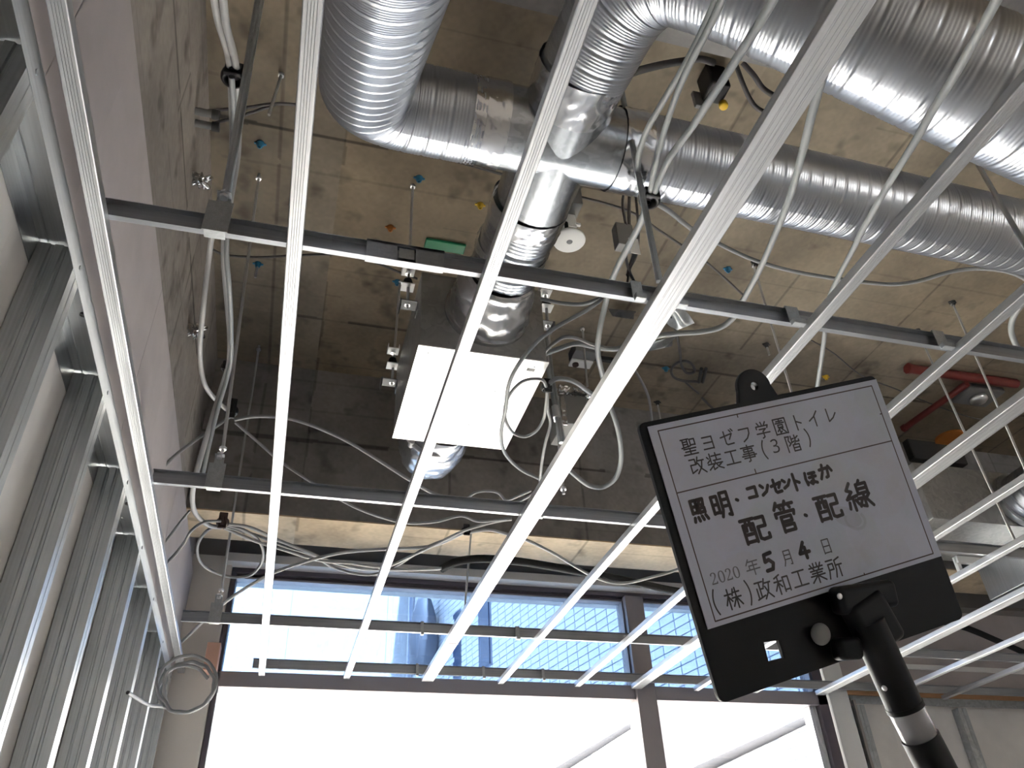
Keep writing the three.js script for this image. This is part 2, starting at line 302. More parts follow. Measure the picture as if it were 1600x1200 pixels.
// ================================================================ ceiling frame
{
  // furring bar: 19 mm deep hat section, ribbed face; length along the room
  const Z0 = -3.49, LEN = 3.35;
  const section = (w) => {
    const h = w / 2, g = 0.001, bottom = [];
    const ribs = w < 0.03 ? [-0.006, -0.002, 0.002, 0.006] : [-0.014, -0.011, -0.003, 0.003, 0.011, 0.014];
    for (const r of ribs) bottom.push([r - 0.0006, 0], [r - 0.0002, g], [r + 0.0002, g], [r + 0.0006, 0]);
    return thick([[-h + 0.006, 0.0185], [-h + 0.0003, 0.0185], [-h, 0.018], [-h, 0.0016], [-h + 0.0005, 0.0005], [-h + 0.0016, 0], ...bottom, [h - 0.0016, 0], [h - 0.0005, 0.0005], [h, 0.0016], [h, 0.018], [h - 0.0003, 0.0185], [h - 0.006, 0.0185]], 0.0007);
  };
  const mk = (w, x, label, group) => obj('furring_bar', [boxUV(extrude(section(w), LEN).translate(x, 1.0005, Z0), 'z')], M.galvBar, label, 'furring bar', group);
  const g1 = 'narrow furring bars of the ceiling frame', g2 = 'wide furring bars of the ceiling frame';
  const s = mk(0.025, -0.369, 'narrow galvanised furring bar running close along the left boarded wall', g1);
  const at = (x, label) => copy(s, label, x + 0.369);
  at(-0.06, 'narrow galvanised furring bar nearest the stud wall bar, passing left of the fan unit');
  at(0.281, 'narrow galvanised furring bar crossing under the white fan unit panel');
  at(0.945, 'narrow galvanised furring bar whose middle is hidden behind the top edge of the sign');
  at(1.3, 'narrow galvanised furring bar that meets the upper right corner of the sign');
  at(1.885, 'narrow galvanised furring bar passing under the grey plenum beside the sign');
  at(2.19, 'narrow galvanised furring bar passing just under the blue reflecting duct boot');
  at(2.93, 'narrow galvanised furring bar second from last before the right wall');
  at(3.26, 'narrow galvanised furring bar last before the right wall');
  const d = mk(0.05, 0.622, 'wide galvanised furring bar, the broad bright one left of the sign', g2);
  copy(d, 'wide galvanised furring bar passing the right side of the sign below the red bars', 1.585 - 0.622);
  copy(d, 'wide galvanised furring bar right of the sign, landing beside the window pillar', 2.545 - 0.622);
  obj('bar_joiner', [rbox(0.595, 0.649, 0.9985, 1.0004, -2.99, -2.986, 0.0002), rbox(0.6, 0.644, 1.002, 1.016, -3.05, -2.93, 0.001)], M.frame, 'splice joint in the wide furring bar in front of the upper window', 'bar splice');
}
const CH = [-1.045, -1.955, -2.955, -3.465];        // carrying channels, 38 x 12 mm, sitting on the bars
{
  const y0 = 1.0205, sec = thick([[0.012, 0.001], [0.0008, 0.001], [0, 0.0018], [0, 0.0372], [0.0008, 0.038], [0.012, 0.038]], 0.0014);
  const mk = (x0, x1, z, label) => { const g = extrude(sec.map((p) => [-p[0], p[1]]), x1 - x0); g.rotateY(Math.PI / 2); return obj('carrying_channel', [boxUV(g.translate(x0, y0, z), 'x')], M.channel, label, 'channel', 'carrying channels of the ceiling frame'); };
  mk(-0.375, 4.3, CH[0], 'galvanised carrying channel nearest the camera, running under the ducts');
  mk(-0.365, 4.3, CH[1], 'galvanised carrying channel below the beam behind the fan unit');
  mk(-0.345, 4.3, CH[2], 'galvanised carrying channel across the middle of the upper window');
  mk(-0.1, 4.3, CH[3], 'galvanised carrying channel just above the window transom');
  // splice sleeve on the nearest channel
  const t = thing('channel_splice', 'open slotted splice sleeve on the nearest channel left of the fan unit', 'splice', V(0.14, 1.02, CH[0]));
  part('sleeve', [rbox(0.06, 0.2, 1.019, 1.0205, CH[0] - 0.002, CH[0] + 0.014, 0.0004), rbox(0.06, 0.115, 1.019, 1.0605, CH[0] + 0.0125, CH[0] + 0.0145, 0.0005), rbox(0.148, 0.2, 1.019, 1.0605, CH[0] + 0.0125, CH[0] + 0.0145, 0.0005), rbox(0.06, 0.2, 1.0535, 1.061, CH[0] + 0.0125, CH[0] + 0.0145, 0.0005)], M.channel, t);
  part('tongue', [rbox(0.118, 0.146, 1.028, 1.052, CH[0] + 0.0115, CH[0] + 0.0125, 0.0003)], M.galv, t);
}
// bar clips: the little saddles that tie bars to channels
{
  const mk = (x, z, w, label) => obj('bar_clip', [rbox(x - w, x + w, 1.0195, 1.062, z + 0.0145, z + 0.0165, 0.0005), rbox(x - w, x + w, 1.0605, 1.062, z - 0.006, z + 0.0165, 0.0005), rbox(x - w, x + w, 1.008, 1.021, z + 0.016, z + 0.03, 0.002)], M.galvDull, label, 'clip', 'saddle clips tying bars to channels');
  mk(0.575, CH[0], 0.011, 'dark saddle clip on the nearest channel at the left edge of the wide bar');
  mk(0.66, CH[0], 0.012, 'saddle clip on the nearest channel at the right edge of the wide bar');
  mk(0.915, CH[0], 0.014, 'saddle clip on the nearest channel where the bar behind the sign crosses');
  mk(1.27, CH[0], 0.014, 'saddle clip on the nearest channel above the sign corner');
  mk(0.655, CH[1], 0.006, 'thin dark saddle clip on the second channel right of the wide bar');
  mk(0.5, CH[2], 0.006, 'dark saddle clip on the window channel at the wide bar');
  mk(0.87, CH[2], 0.008, 'dark saddle clip on the window channel left of the third bright bar');
  mk(0.57, CH[3], 0.006, 'dark saddle clip on the transom channel left of the wide bar');
  mk(0.86, CH[3], 0.006, 'dark saddle clip on the transom channel left of a narrow bar');
  mk(1.13, CH[3], 0.006, 'dark saddle clip on the transom channel in front of the tiled wing');
}
// hangers: strap round the channel with a nut and a rod up to the slab
function hanger(x, z, label, tall = 0.06) {
  const t = thing('channel_hanger', label, 'hanger', V(x, 1.018, z));
  part('strap', [rbox(x - 0.017, x + 0.017, 1.0185, 1.02, z - 0.003, z + 0.016, 0.0004), rbox(x - 0.021, x + 0.021, 1.0185, 1.06 + tall * 0.5, z + 0.0145, z + 0.0165, 0.0006), rbox(x - 0.012, x + 0.012, 1.06, 1.06 + tall, z - 0.004, z - 0.002, 0.0006), rbox(x - 0.012, x + 0.012, 1.06 + tall - 0.002, 1.06 + tall, z - 0.004, z + 0.014, 0.0006)], M.galvDull, t);
  part('nut', [disc(V(x, 1.06 + tall + 0.003, z + 0.005), 0.008, 0.007, 6), disc(V(x, 1.06 + tall - 0.006, z + 0.005), 0.008, 0.007, 6)], M.zinc, t);
}
hanger(-0.192, CH[0], 'grey steel hanger strap on the nearest channel by the left wall');
hanger(-0.215, CH[1], 'grey steel hanger strap on the second channel by the left wall');
hanger(-0.235, CH[2], 'grey steel hanger strap on the window channel by the left wall');

function threadedRod(a, b, label, nuts = [], r = 0.0045) {
  const t = thing('threaded_rod', label, 'rod', b.clone());
  part('shaft', [rod(a, b, r)], M.rod, t);
  for (const k of nuts) part('nut', [disc(a.clone().lerp(b, k), r * 2.1, 0.008, 6, b.clone().sub(a))], M.zinc, t);
  return t;
}
threadedRod(V(-0.26, 2.17, -1.898), V(-0.21, 1.13, CH[1] + 0.005), 'long threaded rod from slab to second channel by left conduits', [0.02, 0.99]);
threadedRod(V(-0.242, 2.17, -2.827), V(-0.23, 1.13, CH[2] + 0.005), 'long threaded rod starting near the beam, down to window channel', [0.02, 0.99]);
threadedRod(V(0.243, 2.17, -1.829), V(0.243, 1.62, -1.83), 'threaded rod holding the front left bracket of the fan unit', [0.01, 0.98]);
threadedRod(V(0.274, 2.17, -2.309), V(0.256, 1.62, -2.235), 'threaded rod holding the rear left bracket of the fan unit', [0.01, 0.98]);
threadedRod(V(0.69, SLAB, -1.83), V(0.688, 1.62, -1.83), 'threaded rod holding the front right bracket of the fan unit', [0.01, 0.98]);
threadedRod(V(0.69, SLAB, -2.235), V(0.69, 1.62, -2.235), 'threaded rod holding the rear right bracket of the fan unit', [0.01, 0.98]);
threadedRod(V(1.063, 2.17, -2.419), V(1.054, 1.862, -2.419), 'short free threaded rod hanging below the dark stain on slab', [0.03]);
threadedRod(V(1.587, 2.17, -1.909), V(1.62, 1.06, CH[1] + 0.005), 'pale threaded rod dropping behind the top edge of the sign', [0.01]);
threadedRod(V(2.504, 2.17, -2.12), V(2.33, 1.06, CH[1] + 0.005), 'threaded rod crossing in front of the diagonal red bar', [0.01]);
threadedRod(V(2.528, 2.17, -1.927), V(2.52, 1.06, -1.96), 'threaded rod crossing in front of the straight red bar', [0.01]);
threadedRod(V(0.7, YB, -2.97), V(0.66, 1.06, CH[2] + 0.005), 'thin threaded rod from beam down to the window channel', [0.98], 0.004);
threadedRod(V(0.81, SLAB, -2.16), V(0.82, 1.226, -2.172), 'long threaded rod with end nut hanging free right of the fan unit', [0.7, 0.98], 0.005);
// braces
obj('brace_strip', [rod(V(-0.19, 1.12, CH[0]), V(-0.241, 1.9, -1.128), 0.008, 6), rod(V(-0.186, 1.12, CH[0] + 0.01), V(-0.238, 1.9, -1.127).add(V(0.006, 0, 0)), 0.006, 6)], M.galvDull, 'folded steel brace rising from the left hanger past the conduits', 'brace');
obj('brace_strip', [rod(V(0.649, 1.83, -1.065), V(0.624, 1.07, -1.028), 0.0065, 4), rod(V(0.654, 1.83, -1.064), V(0.629, 1.07, -1.027), 0.0045, 4)], M.galvDull, 'thin steel angle brace crossing the conduits below the long duct', 'brace');
obj('brace_strip', [rod(V(1.686, 1.75, -1.032), V(1.506, 1.25, -0.923), 0.007, 6)], M.galv, 'bright thin brace rod below the right duct end', 'brace');
{ const a = V(0.741, 1.75, -2.033), b = V(0.757, 1.3, -1.988); obj('brace_strip', [rod(a, b, 0.008, 6), rod(a.clone().add(V(0.014, 0, 0)), b.clone().add(V(0.01, 0, 0)), 0.005, 6)], M.galvDull, 'upright steel brace beside the right edge of the fan unit', 'brace');
  obj('turnbuckle', [rod(a.clone().lerp(b, 0.68), a.clone().lerp(b, 0.78), 0.0125, 6)], M.zinc, 'small brass and zinc turnbuckle on the brace right of the fan unit', 'turnbuckle'); }

// ================================================================ ducts
{
  const YD = 1.6, ZD = -1.126, XF = 0.488, R = 0.1;
  // cross fitting of smooth spiral duct with four stubs, each joint wrapped in foil tape
  const t = thing('duct_fitting', 'smooth four way duct fitting wrapped in foil tape at each joint', 'duct fitting', V(XF, YD - R, ZD));
  const cyl = (a, b, r, seg = 40) => rod(a, b, r, seg);
  part('fitting_body', [cyl(V(0.33, YD, ZD), V(0.7, YD, ZD), R * 0.985), cyl(V(XF, YD, -0.97), V(XF, YD, -1.42), R * 0.975)], M.ductSmooth, t);
  const band = (c, ax, w, r = R * 1.015) => { const g = new THREE.CylinderGeometry(r * 1.012, r * 1.012, w, 72, 12, true); crumple(g, 0.0028, 55); return g.applyQuaternion(new THREE.Quaternion().setFromUnitVectors(V(0, 1, 0), ax)).translate(c.x, c.y, c.z); };
  const X = V(1, 0, 0), Z = V(0, 0, 1);
  part('foil_tape', [band(V(0.325, YD, ZD), X, 0.055)], M.foil, t);
  part('foil_tape', [band(V(0.3, YD, ZD), X, 0.06, R * 1.0)], M.foil, t);
  part('foil_tape', [band(V(0.665, YD, ZD), X, 0.07)], M.foil, t);
  part('foil_tape', [band(V(XF, YD, -0.98), Z, 0.1)], M.foil, t);
  part('foil_tape', [band(V(XF - 0.004, YD, -1.36), Z, 0.06)], M.foil, t);
  part('foil_tape', [band(V(XF - 0.008, YD, -1.5), Z, 0.035)], M.foil, t);

  const flex = { pitch: 0.0075, amp: 0.0008, seam: 6, seamDepth: 0.0011 };
  obj('flexible_duct', [ribbed(rounded([[0.315, YD, ZD, 0], [0.03, YD, ZD, 0.13], [0.032, 1.2, -0.6, 0.05], [0.034, 1.13, -0.5, 0]]), () => R, flex)], M.duct, 'ribbed aluminium duct with a rounded elbow hanging down beside the narrow bar', 'flexible duct');
  obj('flexible_duct', [ribbed(rounded([[XF, YD, -0.985, 0], [0.522, YD, -0.69, 0.15], [0.68, 1.49, -0.635, 0.06], [0.898, 1.37, -0.612, 0.1], [1.143, 1.27, -0.605, 0.1], [1.7, 1.1, -0.6, 0]]), (u) => R + 0.036 * Math.min(1, Math.max(0, (u - 0.22) * 1.7)), flex)], M.duct, 'thick ribbed aluminium duct bending right from the fitting across the upper corner', 'flexible duct');
  obj('spiral_duct', [ribbed(new THREE.LineCurve3(V(0.69, YD, ZD), V(2.06, YD, ZD - 0.02)), () => R, { pitch: 0.007, amp: 0.0004, seam: 5, seamDepth: 0.0009, seg: 48 })], M.duct, 'long straight spiral duct running right from the taped fitting', 'spiral duct');
  obj('flexible_duct', [ribbed(rounded([[XF - 0.002, YD, -1.36, 0], [XF - 0.012, YD - 0.01, -1.56, 0.08], [0.472, 1.582, -1.72, 0]]), () => R * 0.97, { pitch: 0.012, amp: 0.0006, seam: 7, seamDepth: 0.003, seg: 48 })], M.ductSmooth, 'short smooth duct from the fitting down to the fan unit', 'spiral duct');
  obj('duct_end_strap', [disc(V(2.03, YD, ZD - 0.02), R * 1.05, 0.05, 40, X), rbox(1.94, 1.99, YD - R - 0.075, YD - R + 0.005, ZD - 0.02, ZD + 0.03, 0.003), disc(V(1.955, YD - R - 0.05, ZD + 0.03), 0.006, 0.006, 8, Z), disc(V(1.975, YD - R - 0.025, ZD + 0.03), 0.006, 0.006, 8, Z)], M.galvDull, 'grey riveted strap around the far end of the long spiral duct', 'duct strap');

  // fan unit
  const x0 = 0.272, x1 = 0.648, y0 = 1.42, y1 = 1.704, z1 = -1.757, z0 = -2.25;
  const u = thing('fan_unit', 'ceiling fan unit with bright white bottom panel hung on four rods', 'fan unit', V((x0 + x1) / 2, y0, (z0 + z1) / 2));
  part('casing', [boxUV(rbox(x0, x1, y0 + 0.004, y1, z0, z1, 0.004))], M.unit, u);
  part('bottom_panel', [boxUV(rbox(x0 - 0.003, x1 + 0.006, y0, y0 + 0.0035, z0 - 0.004, z1 + 0.003, 0.0015))], M.panel, u, 'shiny white bottom panel');
  part('side_flange', [rbox(x1 + 0.004, x1 + 0.006, y0, y0 + 0.03, z0, z1, 0.0005)], M.panel, u);
  const scr = []; for (const [fx, fz] of [[0.08, 0.06], [0.92, 0.06], [0.08, 0.94], [0.92, 0.94], [0.3, 0.6], [0.7, 0.35], [0.6, 0.75]]) scr.push(disc(V(x0 + fx * (x1 - x0), y0 - 0.0008, z1 + fz * (z0 - z1)), 0.004, 0.002, 10));
  for (const g of scr) part('screw', [g], M.galvDull, u);
  part('label_plate', [rbox(x1 - 0.05, x1 - 0.025, y0 - 0.0006, y0 + 0.0001, z1 - 0.05, z1 - 0.035, 0.0002)], M.greyBox, u);
  const fc = V(0.47, 1.578, z1);
  part('inlet_collar', [disc(fc.clone().add(V(0, 0, 0.006)), 0.128, 0.012, 40, V(0, 0, 1)), disc(fc.clone().add(V(0, 0, 0.03)), 0.108, 0.06, 40, V(0, 0, 1))], M.foilWrap, u);
  const brk = (bx, bz, s) => part('mounting_bracket', [rbox(Math.min(bx, bx + s * 0.055), Math.max(bx, bx + s * 0.055), 1.628, 1.632, bz - 0.022, bz + 0.022, 0.001), rbox(bx - 0.002 * (s < 0) - 0.0, bx + 0.003, 1.6, 1.632, bz - 0.022, bz + 0.022, 0.001), rbox(bx + s * 0.05, bx + s * 0.055 + 0.0015, 1.61, 1.632, bz - 0.022, bz + 0.022, 0.0005)], M.greyBox, u);
  for (const bz of [-1.83, -2.235]) { brk(x0, bz, -1); brk(x1, bz, 1); }
  // vibration isolators on the four rods
  const iso = (x, z, label, dy = 0) => { const t2 = thing('vibration_isolator', label, 'isolator', V(x, 1.7, z), 'isolators on the fan unit rods');
    part('washer_plate', [rbox(x - 0.02, x + 0.02, 1.7, 1.7035, z - 0.02, z + 0.02, 0.001)], M.white, t2); part('washer_plate', [rbox(x - 0.02, x + 0.02, 1.765, 1.7685, z - 0.02, z + 0.02, 0.001), rbox(x - 0.02, x - 0.0175, 1.765, 1.785, z - 0.02, z + 0.02, 0.001), rbox(x + 0.0175, x + 0.02, 1.765, 1.785, z - 0.02, z + 0.02, 0.001)], M.white, t2);
    part('rubber', [lathe([[0.006, 0], [0.014, 0.002], [0.016, 0.012], [0.012, 0.028], [0.006, 0.03]], 20).translate(x, 1.7036, z)], M.rubber, t2); part('nut', [disc(V(x, 1.759, z), 0.009, 0.008, 6)], M.zinc, t2); };
  iso(0.2415, -1.83, 'white plate isolator on the front left rod of the fan unit'); iso(0.2545, -2.235, 'white plate isolator on the rear left rod of the fan unit'); iso(0.688, -1.83, 'white plate isolator on the front right rod of the fan unit');
  // wrapped flexible sleeves in front of and behind the unit
  const sleeve = (list, r, label) => { const c = rounded(list), g = new THREE.TubeGeometry(c, 60, r, 56, false); crumple(g, 0.012, 17); return obj('foil_sleeve', [g], M.foilWrap, label, 'duct sleeve'); };
  { const g = new THREE.LatheGeometry([[0.0955, 0], [0.106, 0.01], [0.112, 0.05], [0.119, 0.1], [0.121, 0.15], [0.124, 0.165]].flatMap((q, k, a) => (k ? [0.25, 0.5, 0.75, 1].map((t) => new THREE.Vector2(a[k - 1][0] + (q[0] - a[k - 1][0]) * t, a[k - 1][1] + (q[1] - a[k - 1][1]) * t)) : [new THREE.Vector2(...q)])), 64).rotateX(-Math.PI / 2); crumple(g, 0.011, 18);
    obj('foil_sleeve', [g.translate(0.471, 1.579, -1.58)], M.foilWrap, 'crumpled foil sleeve where the duct enters the fan unit front', 'duct sleeve'); }
  const s2 = sleeve([[0.445, 1.52, -2.27, 0], [0.445, 1.515, -2.52, 0.12], [0.45, 1.8, -2.72, 0]], 0.104, 'crumpled foil sleeve hanging behind the fan unit panel');
  obj('duct_collar', [new THREE.TorusGeometry(0.105, 0.008, 12, 48).translate(0.425, 1.525, -2.33), disc(V(0.345, 1.455, -2.33), 0.01, 0.03, 8, V(0, 0, 1))], M.conduitLight, 'pale round clamp collar behind the fan unit', 'collar');
}
{ // second unit at right with its flexible duct
  const u = thing('fan_unit', 'grey fan unit partly hidden right of the sign with round inlet', 'fan unit', V(3.1, 1.47, -2.7));
  part('casing', [boxUV(rbox(2.62, 3.6, 1.478, 1.75, -2.9, -2.52, 0.004))], M.unit, u);
  part('bottom_panel', [boxUV(rbox(2.617, 3.603, 1.474, 1.4775, -2.903, -2.517, 0.0015))], M.unit, u);
  part('inlet_collar', [disc(V(3.12, 1.6, -2.5), 0.13, 0.03, 40, V(0, 0, 1))], M.galvDull, u);
  obj('flexible_duct', [ribbed(rounded([[3.12, 1.6, -2.5, 0], [3.12, 1.61, -2.3, 0.1], [3.22, 1.65, -2.0, 0.1], [3.4, 1.66, -1.7, 0]]), () => 0.11, { pitch: 0.01, amp: 0.0015, seam: 5, seamDepth: 0.003 })], M.duct, 'ribbed duct entering the grey fan unit from the right edge', 'flexible duct');
  const b = thing('duct_boot', 'rectangular galvanised duct boot reflecting blue sky right of the sign', 'duct boot', V(3.32, 1.3, -3.0));
  const sk = (x0, x1, y0, y1, z0, z1) => boxUV(rbox(x0, x1, y0, y1, z0, z1, 0.003));
  part('boot_body', [sk(3.19, 3.45, 1.30, 1.474, -2.93, -2.6)], M.galv, b);
  part('boot_outlet', [sk(3.22, 3.44, 1.27, 1.30, -2.93, -2.78)], M.dark, b);
  obj('duct_flange', [rbox(3.0, 3.17, 1.44, 1.474, -2.86, -2.84, 0.002), rbox(3.0, 3.02, 1.38, 1.474, -2.87, -2.85, 0.002)], M.white, 'small white flange pieces beside the blue reflecting duct boot', 'flange');
}
// ================================================================ things on the slab
function boxTo(list, mat, parent, name) { return part(name, list, mat, parent); }
{
  const c = V(0.405, 2.17, -2.082), w = 0.075;
  obj('green_tape', [rbox(c.x - w, c.x + w, SLAB - 0.012, SLAB - 0.0005, c.z - 0.02, c.z + 0.028, 0.004)], M.green, 'short strip of green tape stuck on the slab above the fan unit', 'tape');
}
{ // round detector on a hanging box
  const c = V(0.765, 1.95, -1.761), t = thing('ceiling_detector', 'round white disc detector on a bracket under a grey ceiling box', 'detector', c.clone());
  part('disc', [lathe([[0, 0], [0.03, 0], [0.052, 0.003], [0.055, 0.007], [0.053, 0.014], [0.03, 0.018], [0, 0.018]], 40).translate(c.x, c.y, c.z)], M.white, t);
  part('lens', [lathe([[0, -0.002], [0.009, -0.0015], [0.011, 0.001]], 20).translate(c.x, c.y, c.z)], M.conduit, t);
  part('stem', [disc(V(c.x - 0.008, c.y + 0.05, c.z + 0.004), 0.008, 0.07, 12)], M.black, t);
  part('bracket', [rbox(c.x - 0.04, c.x + 0.03, c.y + 0.07, c.y + 0.13, c.z + 0.004, c.z + 0.008, 0.001), rbox(c.x - 0.05, c.x - 0.015, c.y + 0.02, c.y + 0.08, c.z + 0.006, c.z + 0.009, 0.001), rbox(c.x + 0.025, c.x + 0.045, c.y + 0.08, c.y + 0.09, c.z, c.z + 0.012, 0.002)], M.white, t);
  part('backing_box', [rbox(c.x - 0.05, c.x + 0.04, c.y + 0.13, SLAB, c.z - 0.02, c.z + 0.06, 0.003)], M.greyBox, t);
}
function anchor(c, label, mat = M.blue, stub = 0) {
  const t = thing('anchor_cup', label, 'anchor', V(c.x, SLAB - 0.018, c.z));
  part('cup', [lathe([[0.004, 0], [0.008, 0.001], [0.0085, 0.011], [0.013, 0.014], [0.0135, 0.018], [0.004, 0.018]], 18).translate(c.x, SLAB - 0.018, c.z), rbox(c.x - 0.019, c.x + 0.019, SLAB - 0.004, SLAB, c.z - 0.0035, c.z + 0.0035, 0.001)], mat, t);
  if (stub) part('bolt', [rod(V(c.x, SLAB, c.z), V(c.x, SLAB - stub, c.z), 0.0045)], M.rod, t);
}
anchor(V(0.258, 2.17, -1.792), 'blue plastic anchor in the slab above the front left rod'); anchor(V(-0.259, 2.17, -1.771), 'blue plastic anchor in the slab between left conduits and duct');
anchor(V(-0.256, 2.17, -2.329), 'blue plastic anchor with dark bolt stub under the nearest channel', M.blue, 0.07); anchor(V(1.502, 2.17, -1.957), 'blue plastic anchor in the slab right of the wide bar');
anchor(V(1.53, 2.17, -2.608), 'blue plastic anchor in the slab left of the dark cable coil'); anchor(V(0.264, 2.17, -2.311), 'pale blue anchor in the slab beside the fan unit rods');
anchor(V(1.603, 2.17, -2.869), 'dark anchor with bolt stub close above the sign corner', M.dark, 0.1); anchor(V(1.591, 2.17, -1.901), 'dark anchor at the head of the pale rod', M.dark); anchor(V(2.528, 2.17, -1.927), 'dark anchor at the head of the rod near the red bar', M.dark);
anchor(V(2.504, 2.17, -2.12), 'grey anchor at the rod just above the nearest channel', M.dark); anchor(V(1.897, 2.17, -2.352), 'dark bolt stub in the slab right of the grey conduit', M.dark, 0.06); anchor(V(0.486, 2.17, -1.86), 'tiny brass anchor left of the smooth duct', M.yellow);
anchor(V(0.197, 2.17, -2.036), 'orange plug in the slab left of the green tape', M.orange); anchor(V(2.299, 2.17, -2.509), 'yellow plug in the slab above the sign', M.yellow);
{ // sockets in the wall with wires, and a stay rod
  for (const [p, l] of [[V(-0.412, 1.971, -1.538), 'upper pipe stub with dark collar in the concrete wall'], [V(-0.412, 1.963, -1.573), 'lower pipe stub with dark collar in the concrete wall']]) {
    const t = thing('pipe_stub', l, 'pipe stub', p.clone());
    part('pipe', [rod(V(XW - 0.01, p.y, p.z), V(XW + 0.05, p.y, p.z), 0.011, 14)], M.greyBox, t); part('collar', [rod(V(XW + 0.045, p.y, p.z), V(XW + 0.065, p.y, p.z), 0.014, 14)], M.dark, t);
  }
  const a = V(-0.204, 2.17, -1.503); threadedRod(a, V(a.x - 0.01, SLAB - 0.2, a.z), 'dark stay rod holding two wires near the left wall', [0.03]);
}
function wad(p, r, label) { const g = new THREE.IcosahedronGeometry(r, 12); crumple(g, r * 1.3, 1.1 / r); obj('foil_wad', [toCreasedNormals(g, 0.5).translate(p.x, p.y, p.z)], M.foil, label, 'foil wad'); }
wad(V(-0.392, 1.898, -1.721), 0.026, 'crumpled foil wad in the concrete wall above the first channel'); wad(V(-0.392, 1.714, -2.198), 0.028, 'crumpled foil wad in the concrete wall below the first channel'); wad(V(-0.44, 1.019, -2.12), 0.02, 'crumpled foil scrap at a stud top under the track');
{ // switch box with white cover and red knob on a stub
  const c = V(1.11, 2.17, -2.57), t = thing('junction_box', 'grey ceiling box with white cover and brown knob', 'junction box', V(c.x, SLAB - 0.06, c.z));
  part('box_body', [rbox(c.x - 0.05, c.x + 0.055, SLAB - 0.05, SLAB, c.z - 0.03, c.z + 0.06, 0.003)], M.greyBox, t); part('cover', [rbox(c.x - 0.05, c.x + 0.05, SLAB - 0.062, SLAB - 0.05, c.z - 0.045, c.z + 0.005, 0.004)], M.white, t); part('knob', [disc(V(c.x - 0.025, SLAB - 0.066, c.z - 0.02), 0.014, 0.008, 20)], M.brown, t); part('stub_bar', [rbox(c.x + 0.055, c.x + 0.15, SLAB - 0.04, SLAB - 0.02, c.z - 0.01, c.z + 0.01, 0.002)], M.dark, t);
}
{ // grey pull box with dark wires hanging by the thin brace
  const c = V(0.93, 1.95, -1.684), t = thing('junction_box', 'small grey pull box wrapped by dark hanging wires', 'junction box', c.clone());
  part('box_body', [rbox(c.x - 0.03, c.x + 0.03, c.y - 0.06, c.y + 0.04, c.z - 0.03, c.z + 0.01, 0.003)], M.greyBox, t); part('paper_tag', [rbox(c.x + 0.005, c.x + 0.04, c.y - 0.1, c.y - 0.03, c.z + 0.011, c.z + 0.013, 0.0005)], M.white, t);
}
{ // dark outlet with yellow cap behind the wide bar
  const c = V(1.049, 2.17, -1.202), t = thing('cable_outlet', 'dark plastic cable outlet with yellow cap above the conduits', 'cable outlet', V(c.x, SLAB - 0.12, c.z));
  part('housing', [rbox(c.x - 0.035, c.x + 0.03, SLAB - 0.1, SLAB, c.z - 0.03, c.z + 0.04, 0.008)], M.black, t); part('grey_flap', [rbox(c.x - 0.055, c.x - 0.015, SLAB - 0.12, SLAB - 0.05, c.z - 0.045, c.z - 0.03, 0.003)], M.greyBox, t); part('yellow_cap', [lathe([[0, 0], [0.012, 0], [0.014, 0.006], [0.012, 0.02], [0, 0.022]], 16).translate(c.x + 0.03, SLAB - 0.12, c.z - 0.02)], M.yellow, t);
}
{ // torn sheet metal and broken sleeve pieces beyond the wide bar
  const flap = (a, b, c, d) => { const g = new THREE.PlaneGeometry(1, 1, 14, 10), p = g.attributes.position; for (let i = 0; i < p.count; i++) { const u = p.getX(i) + 0.5, v = p.getY(i) + 0.5, q = a.clone().multiplyScalar((1 - u) * (1 - v)).addScaledVector(b, u * (1 - v)).addScaledVector(c, u * v).addScaledVector(d, (1 - u) * v); q.y -= 0.015 * Math.sin(u * 9 + v * 3) * Math.sin(v * 3.1); p.setXYZ(i, q.x, q.y, q.z); } const h = g.clone(); h.translate(0, 0.003, 0); const id = h.index.array; for (let i = 0; i < id.length; i += 3) { const t = id[i]; id[i] = id[i + 1]; id[i + 1] = t; } g.computeVertexNormals(); h.computeVertexNormals(); return mergeGeometries([g, h]); };
  obj('sheet_scrap', [flap(V(1.307, 2.1, -2.198), V(1.378, 2.12, -2.15), V(1.457, 2.08, -2.194), V(1.42, 2.1, -2.272))], M.galvDull, 'torn grey sheet metal scrap hanging below the nearest channel', 'metal scrap');
  obj('sheet_scrap', [flap(V(1.318, 2.1, -2.389), V(1.432, 2.1, -2.312), V(1.416, 2.06, -2.33), V(1.335, 2.1, -2.444))], M.galvDull, 'curled grey sheet scrap beside the dark cable drop', 'metal scrap');
  obj('sheet_scrap', [flap(V(1.112, 2.14, -2.252), V(1.23, 2.14, -2.242), V(1.239, 2.14, -2.29), V(1.16, 2.14, -2.291))], M.dark, 'dark torn scrap on the slab behind the wide bar', 'metal scrap');
}
{ // red painted steel: straight bar and diagonal bar
  const a = V(2.627, 2.17, -2.347), b = V(3.227, 2.17, -2.342), t = thing('red_bar', 'dark red steel channel piece fixed across the slab', 'steel bar', a.clone());
  part('channel_piece', [rod(V(a.x, SLAB - 0.022, a.z), V(b.x, SLAB - 0.022, b.z), 0.022, 8)], M.red, t); part('end_cap', [disc(V(a.x - 0.004, SLAB - 0.022, a.z), 0.026, 0.012, 8, b.clone().sub(a))], M.red, t);
  const c = V(2.947, 2.17, -2.36), d = V(2.903, 2.17, -2.761), e = thing('red_bar', 'dark red diagonal steel piece ending beside the sign corner', 'steel bar', c.clone());
  part('channel_piece', [rod(V(c.x, SLAB - 0.05, c.z), V(d.x, SLAB - 0.05, d.z), 0.017, 6)], M.red, e); part('end_flange', [disc(V(d.x, SLAB - 0.05, d.z), 0.021, 0.015, 6, d.clone().sub(c))], M.red, e);
}
